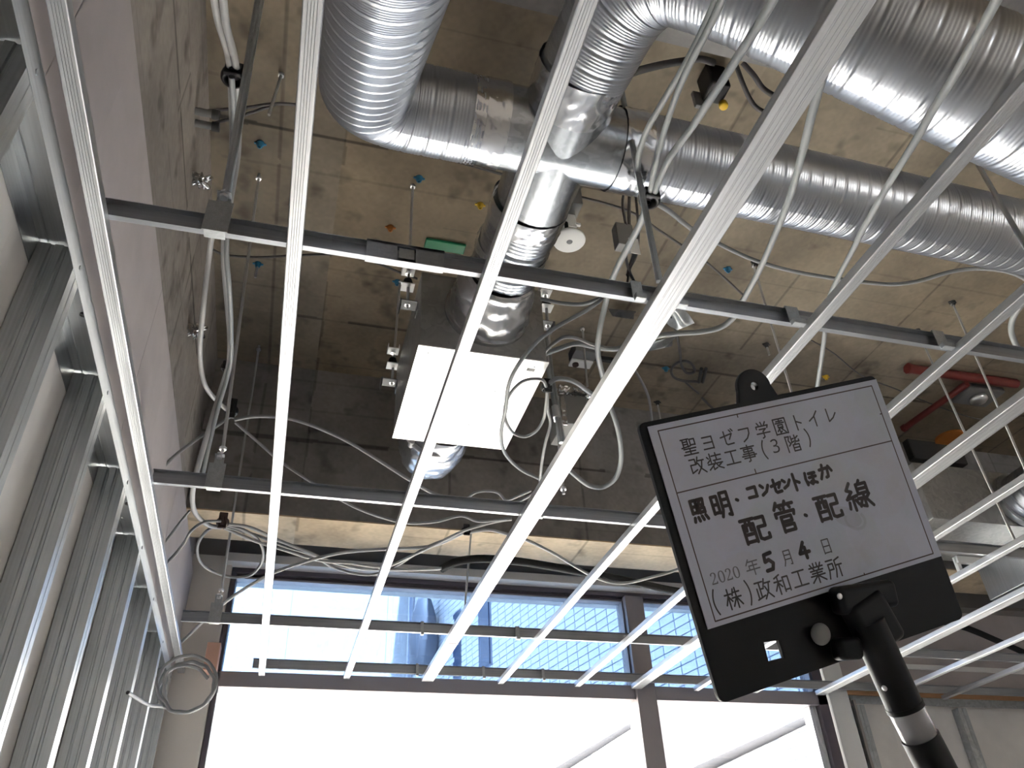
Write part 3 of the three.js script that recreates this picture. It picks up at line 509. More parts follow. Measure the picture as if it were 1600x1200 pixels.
{ const c = V(3.275, 2.17, -2.853); const g = disc(V(c.x, SLAB - 0.006, c.z), 0.075, 0.012, 24); obj('orange_plate', [g], M.orange, 'round orange plate on the slab right of the sign corner', 'plate'); }
{ const c = V(3.119, 2.17, -2.462), t = thing('slab_bracket', 'grey slab bracket with a bright round knob right of the red bars', 'bracket', V(c.x, SLAB - 0.07, c.z)); part('plate', [rbox(c.x - 0.1, c.x + 0.1, SLAB - 0.03, SLAB, c.z - 0.08, c.z + 0.06, 0.01)], M.greyBox, t); part('knob', [lathe([[0, 0], [0.03, 0.004], [0.042, 0.016], [0.04, 0.03], [0, 0.04]], 24).translate(c.x - 0.02, SLAB - 0.07, c.z)], M.zinc, t); }
{ const c = V(3.221, 2.17, -3.01), t = thing('slab_box', 'dark grey box on the slab at the upper right of the sign', 'junction box', V(c.x, SLAB - 0.12, c.z)); part('box_body', [rbox(c.x - 0.17, c.x + 0.17, SLAB - 0.12, SLAB, c.z - 0.08, c.z + 0.1, 0.006)], M.dark, t); part('screw', [disc(V(c.x + 0.1, SLAB - 0.122, c.z), 0.012, 0.006, 10)], M.zinc, t); }
{ // insulated box with crumpled foil seam, right of the unit
  const p = V(1, 1.797, -2.5), t = thing('insulated_duct', 'dark rectangular duct piece edged with crumpled foil tape', 'duct', V(p.x, p.y - 0.1, -2.5));
  part('duct_body', [rbox(p.x - 0.05, p.x + 0.06, p.y - 0.1, p.y + 0.06, -2.62, -2.45, 0.004)], M.greyBox, t);
  const band = new THREE.BoxGeometry(0.14, 0.03, 0.03, 40, 8, 8); crumple(band, 0.012, 60); part('foil_tape', [band.translate(p.x + 0.01, p.y + 0.05, -2.45)], M.foil, t);
  const leg = new THREE.BoxGeometry(0.022, 0.17, 0.012, 6, 40, 4); crumple(leg, 0.006, 60); part('foil_edge', [leg.translate(p.x - 0.048, p.y - 0.03, -2.445)], M.foilWrap, t);
}

// ================================================================ conduits, cables, wires
const line = (name, label, cat, mat, r, pts, seg = 8) => obj(name, [tube(pts, r, seg)], mat, label, cat);
const conduit = (label, r, pts, mat = M.conduit) => line('conduit', label, 'conduit', mat, r, pts, 12);
const cable = (label, r, pts, mat = M.cable) => line('cable', label, 'cable', mat, r, pts);
const wire = (label, r, pts) => line('wire', label, 'wire', M.wire, r, pts, 6);
// left bundle
conduit('left one of two grey conduits coming over the left wall', 0.0072, [V(-0.263, 1.45, -0.856), V(-0.264, 1.5, -0.948), V(-0.254, 1.55, -1.053), V(-0.254, 1.58, -1.123), V(-0.256, 1.6, -1.19), V(-0.254, 1.6, -1.295), V(-0.25, 1.55, -1.367), V(-0.262, 1.5, -1.446), V(-0.282, 1.48, -1.506), V(-0.297, 1.5, -1.609), V(-0.307, 1.45, -1.754), V(-0.323, 1.45, -1.984), V(-0.313, 1.46, -2.141), V(-0.276, 1.48, -2.258), V(-0.255, 1.49, -2.305)], M.conduitLight);
conduit('right one of two grey conduits running down past the left hanger', 0.008, [V(-0.247, 1.45, -0.852), V(-0.248, 1.5, -0.957), V(-0.241, 1.55, -1.058), V(-0.241, 1.58, -1.12), V(-0.241, 1.6, -1.22), V(-0.24, 1.58, -1.331), V(-0.244, 1.5, -1.401), V(-0.248, 1.45, -1.459), V(-0.252, 1.45, -1.57), V(-0.246, 1.45, -1.715), V(-0.244, 1.47, -1.903), V(-0.251, 1.48, -2.047), V(-0.269, 1.45, -2.135), V(-0.281, 1.35, -2.162), V(-0.298, 1.28, -2.234), V(-0.309, 1.22, -2.286), V(-0.321, 1.22, -2.434), V(-0.315, 1.25, -2.597), V(-0.281, 1.27, -2.701), V(-0.251, 1.28, -2.726)], M.conduitLight);
conduit('thin grey conduit beside the left hanger below the first channel', 0.0065, [V(-0.242, 1.52, -1.083), V(-0.242, 1.54, -1.194), V(-0.24, 1.5, -1.304), V(-0.242, 1.45, -1.416), V(-0.241, 1.42, -1.514), V(-0.234, 1.41, -1.617), V(-0.234, 1.43, -1.822), V(-0.24, 1.44, -1.991), V(-0.265, 1.37, -2.119), V(-0.279, 1.31, -2.206), V(-0.291, 1.25, -2.297)], M.conduit);
cable('grey cable sagging from the left clip to the left bar', 0.0055, [V(-0.251, 1.48, -2.327), V(-0.29, 1.44, -2.334), V(-0.337, 1.38, -2.325), V(-0.387, 1.3, -2.305), V(-0.421, 1.24, -2.312), V(-0.444, 1.18, -2.31), V(-0.472, 1.1, -2.289)]);
cable('grey cable arcing from the left clip to behind the fan unit', 0.006, [V(-0.236, 1.48, -2.339), V(-0.18, 1.5, -2.339), V(-0.09, 1.52, -2.356), V(-0.005, 1.5, -2.347), V(0.127, 1.46, -2.362), V(0.241, 1.42, -2.399), V(0.361, 1.38, -2.448), V(0.46, 1.36, -2.495), V(0.558, 1.36, -2.521)]);
cable('grey cable falling from the left clip below the second channel', 0.005, [V(-0.232, 1.48, -2.354), V(-0.162, 1.45, -2.404), V(-0.072, 1.4, -2.444), V(0.047, 1.34, -2.467), V(0.174, 1.28, -2.481), V(0.264, 1.26, -2.501), V(0.367, 1.25, -2.515), V(0.462, 1.25, -2.488), V(0.546, 1.26, -2.448), V(0.6, 1.25, -2.458), V(0.698, 1.25, -2.424)]);
cable('grey cable loop above the second channel right of the foil sleeve', 0.005, [V(0.571, 1.35, -2.499), V(0.595, 1.36, -2.46), V(0.636, 1.37, -2.456), V(0.677, 1.36, -2.444), V(0.705, 1.34, -2.454), V(0.733, 1.33, -2.405), V(0.769, 1.33, -2.351)]);
cable('short grey cable behind the wide bar above the second channel', 0.005, [V(0.702, 1.34, -2.479), V(0.744, 1.34, -2.466), V(0.773, 1.34, -2.426), V(0.795, 1.34, -2.36)]);
cable('grey cable leaving the lower left clip along the boarded wall', 0.005, [V(-0.248, 1.27, -2.655), V(-0.3, 1.25, -2.633), V(-0.331, 1.22, -2.635), V(-0.355, 1.2, -2.696), V(-0.384, 1.17, -2.738), V(-0.407, 1.14, -2.747), V(-0.429, 1.08, -2.73)]);
cable('dark grey cable crossing the upper board behind the left bar', 0.004, [V(-0.338, 1.24, -2.535), V(-0.366, 1.21, -2.572), V(-0.396, 1.17, -2.608), V(-0.415, 1.13, -2.612)]);
cable('round loop of grey cable hanging at the lower left clip', 0.0055, [V(-0.24, 1.28, -2.704), V(-0.283, 1.28, -2.737), V(-0.317, 1.27, -2.8), V(-0.332, 1.26, -2.889), V(-0.318, 1.25, -2.978), V(-0.275, 1.25, -3.054), V(-0.206, 1.25, -3.093), V(-0.147, 1.25, -3.064), V(-0.11, 1.26, -2.978), V(-0.105, 1.27, -2.872), V(-0.128, 1.28, -2.798), V(-0.176, 1.28, -2.733), V(-0.236, 1.28, -2.703)]);
cable('upper grey cable of the bundle right of the lower left clip', 0.006, [V(-0.244, 1.28, -2.695), V(-0.156, 1.29, -2.73), V(-0.066, 1.28, -2.787), V(0.052, 1.27, -2.855), V(0.15, 1.26, -2.909), V(0.249, 1.25, -2.929), V(0.345, 1.25, -2.925), V(0.441, 1.25, -2.909), V(0.559, 1.25, -2.876)], M.conduitLight);
cable('middle grey cable of the bundle right of the lower left clip', 0.0055, [V(-0.245, 1.28, -2.715), V(-0.134, 1.29, -2.789), V(-0.042, 1.28, -2.838), V(0.077, 1.27, -2.886), V(0.155, 1.26, -2.957), V(0.242, 1.25, -2.98), V(0.304, 1.25, -2.982), V(0.348, 1.25, -2.943), V(0.387, 1.26, -2.911), V(0.438, 1.27, -2.823), V(0.49, 1.28, -2.749), V(0.544, 1.28, -2.678), V(0.597, 1.29, -2.635)]);
cable('lower grey cable of the bundle passing the window head', 0.0055, [V(-0.241, 1.28, -2.729), V(-0.131, 1.27, -2.799), V(-0.04, 1.26, -2.827), V(0.102, 1.25, -2.882), V(0.22, 1.25, -2.886), V(0.342, 1.25, -2.901), V(0.425, 1.26, -2.814), V(0.521, 1.27, -2.683), V(0.592, 1.28, -2.594), V(0.693, 1.3, -2.548), V(0.744, 1.3, -2.518)], M.conduitLight);
cable('pale cable rising from the left coil across the upper window corner', 0.006, [V(-0.42, 1.04, -3.384), V(-0.359, 1.06, -3.269), V(-0.269, 1.1, -3.103), V(-0.184, 1.14, -2.988), V(-0.087, 1.18, -2.902), V(-0.03, 1.2, -2.869), V(0.083, 1.23, -2.822), V(0.18, 1.25, -2.794), V(0.325, 1.27, -2.785), V(0.442, 1.28, -2.775), V(0.508, 1.28, -2.74), V(0.59, 1.29, -2.647)], M.conduitLight);
cable('grey cable right of the middle clip, drooping to the beam end', 0.006, [V(0.606, 1.29, -2.634), V(0.687, 1.3, -2.619), V(0.747, 1.29, -2.619), V(0.824, 1.28, -2.633), V(0.975, 1.27, -2.723), V(1.072, 1.25, -2.776), V(1.173, 1.24, -2.838), V(1.271, 1.24, -2.881), V(1.334, 1.24, -2.864), V(1.396, 1.24, -2.8), V(1.469, 1.25, -2.753), V(1.522, 1.26, -2.685)], M.conduitLight);
line('insulated_pipe', 'black foam insulated pipe lying above the window head', 'insulated pipe', M.rubber, 0.016, [V(0.583, 1.3, -2.997), V(0.629, 1.31, -2.943), V(0.71, 1.32, -2.921), V(0.854, 1.32, -2.915), V(1.017, 1.31, -2.921), V(1.22, 1.3, -2.949), V(1.445, 1.3, -3.009), V(1.649, 1.3, -3.064), V(1.95, 1.3, -3.1), V(2.472, 1.3, -3.139), V(2.924, 1.3, -3.172), V(3.298, 1.3, -3.263), V(3.639, 1.28, -3.391), V(3.959, 1.26, -3.521)], 12);
{ // coil at the foot of the left bar
  const c = []; for (let i = 0; i <= 44; i++) { const a = -2.2 + (i / 22) * 2 * Math.PI, r = 0.093 - 0.012 * (i / 44) * (i % 2 ? 0.6 : 1); c.push(V(-0.282, 0.798, -2.9).add(V(Math.cos(a) * r, Math.sin(a) * r * 0.95 + (i > 22 ? -0.012 : 0), 0.02 * Math.sin(a * 0.5) + i * 0.0004))); }
  const s = V(-0.4, 0.672, -2.55), s2 = V(-0.366, 0.702, -2.8);
  cable('loose coil of grey cable hanging in front of the left window post', 0.0058, [s, s2, ...c, V(-0.345, 0.771, -2.86), V(-0.343, 0.822, -2.86), V(-0.303, 0.844, -2.86), V(-0.253, 0.841, -2.88), V(-0.218, 0.811, -2.88)]);
}
// right bundle
conduit('left strand of three grey conduits meeting at the upper clip', 0.0065, [V(0.545, 1.24, -0.529), V(0.56, 1.27, -0.591), V(0.575, 1.3, -0.658), V(0.586, 1.33, -0.74), V(0.592, 1.36, -0.83), V(0.601, 1.39, -0.92), V(0.619, 1.41, -0.998), V(0.658, 1.43, -1.079), V(0.689, 1.44, -1.117)]);
conduit('middle strand of three grey conduits meeting at the upper clip', 0.0065, [V(0.546, 1.22, -0.518), V(0.561, 1.25, -0.583), V(0.574, 1.28, -0.649), V(0.586, 1.31, -0.716), V(0.603, 1.34, -0.798), V(0.628, 1.37, -0.898), V(0.666, 1.41, -1.017), V(0.699, 1.44, -1.115)]);
conduit('right strand of three grey conduits meeting at the upper clip', 0.0075, [V(0.565, 1.1, -0.449), V(0.584, 1.14, -0.518), V(0.61, 1.2, -0.609), V(0.633, 1.26, -0.721), V(0.654, 1.32, -0.846), V(0.667, 1.37, -0.96), V(0.708, 1.44, -1.109)]);
conduit('grey conduit dropping from the upper clip behind the nearest channel', 0.0085, [V(0.702, 1.44, -1.134), V(0.722, 1.46, -1.212), V(0.738, 1.49, -1.326), V(0.75, 1.51, -1.449), V(0.787, 1.55, -1.598), V(0.8, 1.52, -1.698), V(0.825, 1.51, -1.783), V(0.873, 1.5, -1.876), V(0.94, 1.48, -1.996), V(0.986, 1.45, -2.061), V(1.035, 1.42, -2.154), V(1.066, 1.4, -2.245), V(1.066, 1.38, -2.306), V(1.038, 1.37, -2.35), V(0.982, 1.36, -2.333), V(0.92, 1.36, -2.285), V(0.864, 1.37, -2.241)]);
conduit('long grey cable sweeping right from the upper clip toward the edge', 0.0065, [V(0.714, 1.44, -1.131), V(0.807, 1.52, -1.215), V(0.917, 1.62, -1.325), V(1.031, 1.72, -1.434), V(1.15, 1.8, -1.523), V(1.289, 1.8, -1.563), V(1.404, 1.8, -1.581), V(1.514, 1.8, -1.587), V(1.616, 1.78, -1.567), V(1.713, 1.76, -1.542), V(1.791, 1.75, -1.52), V(1.863, 1.75, -1.485), V(1.921, 1.75, -1.435), V(1.992, 1.75, -1.401), V(2.068, 1.74, -1.379), V(2.136, 1.73, -1.377), V(2.234, 1.72, -1.405)]);
conduit('grey conduit in front of the long duct, curling left below the channel', 0.0085, [V(0.691, 1.1, -0.507), V(0.738, 1.16, -0.584), V(0.81, 1.24, -0.691), V(0.921, 1.34, -0.87), V(0.997, 1.4, -1.011), V(1.077, 1.47, -1.183), V(1.15, 1.53, -1.372), V(1.188, 1.56, -1.514), V(1.198, 1.56, -1.595), V(1.182, 1.56, -1.644), V(1.134, 1.56, -1.677), V(1.072, 1.57, -1.712), V(1.019, 1.58, -1.749), V(0.973, 1.6, -1.827), V(0.937, 1.62, -1.885), V(0.874, 1.62, -1.891), V(0.8, 1.62, -1.887), V(0.754, 1.62, -1.924), V(0.719, 1.62, -1.959)]);
conduit('grey conduit passing in front of both right ducts', 0.0072, [V(0.828, 1.045, -0.341), V(0.846, 1.055, -0.382), V(0.87, 1.07, -0.439), V(0.908, 1.1, -0.52), V(0.949, 1.14, -0.596), V(1.012, 1.2, -0.69), V(1.124, 1.31, -0.874), V(1.225, 1.4, -1.053), V(1.336, 1.5, -1.223), V(1.376, 1.52, -1.336), V(1.438, 1.55, -1.467), V(1.553, 1.58, -1.649), V(1.631, 1.6, -1.778), V(1.724, 1.62, -1.938)]);
conduit('grey conduit loop at the right edge below the long duct', 0.009, [V(2.084, 1.6, -1.365), V(2.111, 1.6, -1.437), V(2.152, 1.6, -1.493), V(2.234, 1.6, -1.559), V(2.328, 1.6, -1.61)]);
conduit('large grey conduit loop in front of the fan unit right corner', 0.0058, [V(0.618, 1.6, -1.685), V(0.681, 1.58, -1.668), V(0.732, 1.56, -1.636), V(0.77, 1.55, -1.591), V(0.723, 1.5, -1.594), V(0.677, 1.47, -1.608), V(0.619, 1.42, -1.606), V(0.584, 1.4, -1.64), V(0.551, 1.37, -1.696), V(0.537, 1.35, -1.773), V(0.558, 1.34, -1.903), V(0.581, 1.34, -2.043), V(0.621, 1.34, -2.145), V(0.697, 1.34, -2.234), V(0.779, 1.34, -2.285)]);
cable('round ring of grey cable beside the white fan unit panel', 0.0048, [V(0.657, 1.37, -1.805), V(0.637, 1.37, -1.777), V(0.608, 1.37, -1.776), V(0.58, 1.37, -1.798), V(0.559, 1.36, -1.844), V(0.565, 1.36, -1.939), V(0.59, 1.35, -1.997), V(0.63, 1.35, -2.045), V(0.663, 1.35, -2.05), V(0.687, 1.35, -2.011), V(0.695, 1.36, -1.962), V(0.682, 1.36, -1.893), V(0.667, 1.37, -1.829)]);
conduit('short grey conduit arching right from the loop clip', 0.0075, [V(0.664, 1.38, -1.811), V(0.684, 1.4, -1.805), V(0.723, 1.42, -1.822), V(0.769, 1.44, -1.856), V(0.817, 1.46, -1.906), V(0.876, 1.47, -1.958)]);
cable('grey cable hanging down from the loop clip behind the wide bar', 0.005, [V(0.667, 1.37, -1.829), V(0.692, 1.36, -1.905), V(0.718, 1.35, -1.964), V(0.724, 1.33, -2.036), V(0.742, 1.32, -2.136), V(0.769, 1.31, -2.25)]);
cable('grey cable bow running right from the unit corner under the box', 0.006, [V(0.702, 1.6, -1.937), V(0.722, 1.61, -1.895), V(0.753, 1.62, -1.864), V(0.791, 1.62, -1.859), V(0.852, 1.62, -1.879), V(0.923, 1.62, -1.891)]);
cable('dark grey cable curving down the slab to the sign edge', 0.006, [V(1.328, 2.166, -2.573), V(1.401, 2.1, -2.623), V(1.442, 2.04, -2.654), V(1.497, 2, -2.755), V(1.53, 1.95, -2.834)]);
line('cable', 'dark cable with stripped ends coiled once on the slab', 'cable', M.wire, 0.006, [V(1.326, 2.1, -2.166), V(1.406, 2.12, -2.266), V(1.468, 2.13, -2.359), V(1.534, 2.14, -2.471), V(1.574, 2.14, -2.543), V(1.615, 2.13, -2.575), V(1.642, 2.13, -2.559), V(1.608, 2.14, -2.517), V(1.566, 2.14, -2.507), V(1.538, 2.14, -2.541), V(1.544, 2.14, -2.589), V(1.579, 2.14, -2.631), V(1.631, 2.14, -2.645), V(1.68, 2.14, -2.64), V(1.711, 2.14, -2.638)]);
for (const [a, b, l] of [[[V(1.705, 2.14, -2.639)], [V(1.655, 2.12, -2.518)], 'stripped'], [[V(1.723, 2.14, -2.636)], [V(1.675, 2.12, -2.514)], 'frayed']]) obj('cable_end', [rod(a[0], b[0], 0.008, 6)], M.dark, 'dark ' + l + ' cable end sticking up from the coil on the slab', 'cable end');
wire('short dark straight wire on the slab left of the sign hook', 0.005, [V(1.646, 2.15, -2.661), V(1.707, 2.15, -2.705), V(1.755, 2.15, -2.737)]);
wire('dark straight rod scrap on the slab touching the sign top edge', 0.006, [V(1.787, 2.15, -2.768), V(1.831, 2.15, -2.803), V(1.89, 2.15, -2.846)]);
wire('thin black wire strung across the slab behind the ducts', 0.0045, [V(0.099, 2.14, -1.636), V(0.332, 2.14, -1.668), V(0.555, 2.14, -1.693), V(0.756, 2.14, -1.717), V(0.994, 2.12, -1.729), V(1.119, 2.1, -1.771), V(1.203, 2.1, -1.809), V(1.345, 2.1, -1.873), V(1.565, 2.08, -1.993)]);
wire('upper black wire from the wall stubs to the stay rod', 0.005, [V(-0.39, 1.97, -1.533), V(-0.34, 2, -1.537), V(-0.282, 2.02, -1.531), V(-0.205, 2.04, -1.514), V(-0.136, 2.06, -1.516)]);
wire('lower black wire from the wall stubs to the stay rod', 0.005, [V(-0.384, 1.97, -1.58), V(-0.348, 1.99, -1.573), V(-0.289, 2.01, -1.552), V(-0.205, 2.04, -1.516)]);
wire('black wire running along the slab under the nearest channel', 0.005, [V(-0.404, 2.1, -2.217), V(-0.369, 2.12, -2.255), V(-0.26, 2.14, -2.264), V(-0.103, 2.14, -2.218), V(0.032, 2.14, -2.184), V(0.149, 2.13, -2.181), V(0.26, 2.12, -2.207), V(0.326, 2.1, -2.206)]);
wire('thick black cable from the fitting to the dark outlet', 0.011, [V(0.667, 1.9, -1.133), V(0.733, 1.95, -1.121), V(0.813, 2, -1.113), V(0.89, 2.05, -1.114), V(0.963, 2.1, -1.121), V(1.019, 2.13, -1.139)]);
wire('black cable drooping right of the dark outlet', 0.008, [V(1.086, 2.13, -1.127), V(1.118, 2.1, -1.16), V(1.159, 2.08, -1.196), V(1.181, 2.06, -1.206), V(1.221, 2.05, -1.212)]);
wire('black cable pair end right of the dark outlet behind the wide bar', 0.009, [V(1.103, 2.13, -1.118), V(1.141, 2.1, -1.132), V(1.178, 2.08, -1.153), V(1.208, 2.05, -1.152)]);
wire('black wire hanging in a loop left of the grey pull box', 0.005, [V(0.956, 2.168, -1.665), V(0.924, 2.05, -1.649), V(0.936, 2, -1.672), V(0.95, 1.95, -1.694), V(0.95, 1.9, -1.734), V(0.965, 1.85, -1.756), V(0.975, 1.8, -1.752)]);
wire('black wire hanging straight through the grey pull box', 0.006, [V(0.969, 2.168, -1.657), V(0.951, 2.04, -1.662), V(0.963, 1.98, -1.706), V(0.98, 1.92, -1.733), V(0.971, 1.88, -1.764), V(0.958, 1.84, -1.762)]);
wire('black wire curving behind the thin brace', 0.005, [V(0.988, 2.168, -1.658), V(0.989, 2.05, -1.677), V(1.008, 2, -1.73), V(1.004, 1.94, -1.763), V(0.986, 1.9, -1.789), V(0.975, 1.84, -1.806)]);
wire('thin wire on the slab crossing behind the diagonal red bar', 0.003, [V(2.053, 2.14, -2.253), V(2.19, 2.14, -2.306), V(2.425, 2.14, -2.43), V(2.663, 2.14, -2.494), V(2.905, 2.14, -2.563), V(3.261, 2.14, -2.634), V(3.442, 2.14, -2.615)]);
cable('white wire end sheath entering the black foam pipe', 0.006, [V(0.34, 1.25, -2.92), V(0.448, 1.27, -2.955), V(0.588, 1.3, -2.997)], M.conduitLight);
// clips
function clip(p, label, mat = M.black, tall = 0.05, w = 0.016) {
  const t = thing('cable_clip', label, 'cable clip', p.clone());
  part('band', [new THREE.TorusGeometry(w, w * 0.35, 10, 24).rotateX(Math.PI / 2).scale(1, 2.2, 0.9).translate(p.x, p.y, p.z), rbox(p.x - w * 0.9, p.x + w * 0.9, p.y - tall / 2, p.y + tall / 2, p.z + w * 0.7, p.z + w * 1.2, 0.003)], mat, t);
  part('buckle', [rbox(p.x - w * 0.4, p.x + w * 0.4, p.y - tall * 0.3, p.y + tall * 0.2, p.z + w * 1.2, p.z + w * 1.6, 0.002)], mat, t);
}
clip(V(-0.246, 1.57, -1.118), 'black clip gripping the two conduits at the top of the left wall', M.black, 0.04, 0.02);
clip(V(-0.245, 1.49, -2.303), 'tall black clip where grey cables fan out by the left wall', M.black, 0.075, 0.016);
clip(V(-0.258, 1.49, -2.068), 'small black clip on the rod above the fanned cables', M.black, 0.03, 0.013);
clip(V(-0.244, 1.28, -2.685), 'dark brown clip holding the lower left cable loop', M.brown, 0.06, 0.016);
clip(V(0.599, 1.29, -2.624), 'black clip on the thin rod in front of the beam soffit', M.black, 0.045, 0.013);
clip(V(0.703, 1.44, -1.127), 'black clip where the three grey conduits meet', M.black, 0.03, 0.02);
clip(V(0.664, 1.38, -1.824), 'grey clip bunching the cable loops right of the fan unit', M.dark, 0.05, 0.013);

// ================================================================ the stud wall
{
  // top track: channel open downwards, near lip in front of the studs
  const t = thing('stud_track', 'galvanised top track of the stud wall along the left boarded wall', 'stud track', V(-0.43, 0.94, -1.75));
  const lip = extrude(thick([[-0.4635, 0.945], [-0.4635, 0.988], [-0.4628, 0.9945], [-0.449, 0.9945], [-0.4475, 0.993], [-0.446, 0.9945], [-0.401, 0.9945], [-0.3985, 0.993], [-0.3968, 0.986], [-0.3966, 0.96], [-0.3972, 0.943]], 0.0009), 3.4);
  part('channel', [boxUV(lip.translate(0, 0, -3.45), 'z')], M.galv, t);
  const zs = [-0.72, -1.09, -1.455, -1.83, -2.2, -2.58, -2.985, -3.4];
  for (const z of zs) part('screw', [disc(V(-0.396, 0.965, z - 0.02), 0.0045, 0.003, 10, V(1, 0, 0))], M.galvDull, t);
  for (const z of [-1.27, -2.02]) part('screw', [disc(V(-0.42, 0.9935, z), 0.006, 0.003, 10)], M.dark, t);
  const x0 = -0.462, x1 = -0.3985, prof = [[x0 + 0.0, -0.012], [x0, -0.045], [x0, 0], [x0 + 0.018, 0], [x0 + 0.02, -0.0025], [x0 + 0.024, -0.0025], [x0 + 0.026, 0], [x1 - 0.026, 0], [x1 - 0.024, -0.0025], [x1 - 0.02, -0.0025], [x1 - 0.018, 0], [x1, 0], [x1, -0.0205], [x1 - 0.0006, -0.0215], [x1 - 0.0006, -0.0235], [x1, -0.0245], [x1, -0.045], [x1 - 0.008, -0.045]];
  const first = obj('steel_stud', [boxUV(extrude(thick(prof.slice(1).map((p) => [p[0], -p[1]]), 0.0009), 2.49).rotateX(-Math.PI / 2).translate(0, FL + 0.001, zs[0]), 'y')], M.galv, 'steel stud of the left wall, nearest and cut by the frame corner', 'steel stud', 'studs of the left partition');
  const where = ['second, meeting the track under the first channel', 'third, below the start of the second channel', 'fourth from the camera', 'fifth, with the foil scrap at its top', 'sixth from the camera', 'seventh from the camera', 'last one, beside the window wall'];
  for (let i = 1; i < zs.length; i++) copy(first, 'steel stud of the left wall, ' + where[i - 1], 0, 0, zs[i] - zs[0]);
}
{ // right-hand stud wall by the window
  const mk = (x, l) => obj('steel_stud', [boxUV(extrude(thick([[0.012, -0.045], [0, -0.045], [0, 0], [0.02, 0], [0.022, -0.002], [0.026, -0.002], [0.028, 0], [0.05, 0], [0.05, -0.045]].map((p) => [p[0], -p[1]]), 0.0009), 2.48).rotateX(-Math.PI / 2).translate(x, FL + 0.001, -3.56), 'y')], M.galvDull, l, 'steel stud', 'studs of the right partition');
  mk(2.78, 'steel stud beside the white pillar of the window'); mk(3.39, 'steel stud left of the dark board joint in the right partition'); mk(4.3, 'steel stud at the far end of the right partition');
  obj('stud_track', [boxUV(rbox(2.76, RIGHT, 0.985, 1.0245, -3.561, -3.5585, 0.0006)), boxUV(rbox(2.76, RIGHT, 1.023, 1.0248, -3.606, -3.559, 0.0006))], M.galvDull, 'grey top track of the right partition under the wood rail', 'stud track');
  obj('corner_trim', [boxUV(rbox(2.76, 2.775, FL, 1.0, -3.555, -3.54, 0.003))], M.plasterDark, 'dark edge trim between the white pillar and the right studs', 'trim strip');
}
{ const p = V(-0.255, 1.059, -3.49); obj('wood_block', [rbox(p.x - 0.03, p.x + 0.022, p.y - 0.06, p.y + 0.05, -3.5, -3.43, 0.003)], M.pinkWood, 'small pink wood block fixed at the left end of the transom', 'wood block'); }

// ================================================================ outside
{
  struct('ground', [boxUV(box(-60, 60, -8.3, -8, -70, 60))], M.ground);
  // own building below and above the window, outer face
  struct('wall_outside', [boxUV(box(-8, -0.9, -8, 3, -3.8, -3.6)), boxUV(box(-8, 12, 2.45, 3, -3.8, -3.6)), boxUV(box(-8, 12, -8, -1.75, -3.8, -3.6)), boxUV(box(RIGHT + 0.2, 12, -8, 3, -3.8, -3.6))], M.facade);
  const f = thing('building', 'bright white sunlit building straight across from the upper window', 'building', V(-6, -8, -33));
  part('facade', [boxUV(box(-26, 4.6, -8, 17, -34, -30.3))], M.facade, f);
  for (let j = 0; j < 6; j++) part('facade_band', [boxUV(rbox(-26, 4.5, -6 + j * 3.6, -5.8 + j * 3.6, -30.3, -30.24, 0.02))], M.facade, f);
  for (let i = 0; i < 9; i++) part('pilaster', [boxUV(rbox(-25 + i * 3.6, -24.8 + i * 3.6, -8, 17, -30.3, -30.25, 0.02))], M.facade, f);
}
{
  // tiled wing: wall turned by ang about its far left end
  const ang = 0.1828, w = thing('building', 'tiled building wing in blue shade receding on the right outside', 'building', V(4.7, -8, -30));
  w.rotation.y = ang - Math.PI / 2;                    // local +x runs toward the window, local +z faces the court
  const add = (name, geo, mat) => { const m = shade(new THREE.Mesh(geo, mat)); const mine = partUsed.get(w) ?? partUsed.set(w, new Map()).get(w), k = mine.get(name) ?? 0; mine.set(name, k + 1); m.name = k ? name + '_' + String(k).padStart(3, '0') : name; w.add(m); return m; };
  const LEN = 24, H = 17.5;
  add('wall_core', new THREE.BoxGeometry(LEN, 8 + H, 3).translate(LEN / 2, (8 + H) / 2, -1.5), M.joint);
  const TW = 0.48, TH = 0.18, g1 = new RoundedBoxGeometry(TW - 0.03, TH - 0.026, 0.03, 1, 0.003), cells = [];
  const holes = [[6.4, 7.0, 8 + 7.2, 8 + 12], [4.2, 4.9, 8 + 5, 8 + 9.6]];
  for (let i = 0; i < LEN / TW; i++) for (let j = 0; j < (8 + H) / TH; j++) {
    const x = (i + 0.5) * TW, y = (j + 0.5) * TH;
    if (holes.some((q) => x > q[0] && x < q[1] && y > q[2] && y < q[3])) continue;
    cells.push([x, y, j]);
  }
  const seen = (c) => c[0] > 9.6 && c[0] < 19.4 && c[1] > 8 + 2.2 && c[1] < 8 + 8.4;
  const near = cells.filter(seen).sort((a, b) => Math.abs(a[0] - 15.6) + Math.abs(a[1] - 13.2) - Math.abs(b[0] - 15.6) - Math.abs(b[1] - 13.2)), single = new Set(near.slice(0, 300));
  for (const c of single) { const m = add('tile', g1, hash(c[0], c[1], 3) > 0.5 ? M.tile : M.tileB); m.position.set(c[0], c[1], 0.012 + 0.003 * hash(c[1], c[0], 1)); }
  const rest = cells.filter((c) => !single.has(c)), inst = new THREE.InstancedMesh(g1, M.tile, rest.length), mt = new THREE.Matrix4();
  rest.forEach((c, i) => inst.setMatrixAt(i, mt.makeTranslation(c[0], c[1], 0.013 + 0.003 * hash(c[1], c[0], 1))));
  inst.name = 'tile_field'; inst.userData.kind = 'stuff'; shade(inst); w.add(inst);
  for (const q of holes) { const m = add('window', new THREE.BoxGeometry(q[1] - q[0], q[3] - q[2], 0.06).translate((q[0] + q[1]) / 2, (q[2] + q[3]) / 2, 0.0), M.farWindow); }
  add('downpipe', new THREE.CylinderGeometry(0.12, 0.12, 8 + H, 16).translate(0.25, (8 + H) / 2, 0.12), M.sash);
}
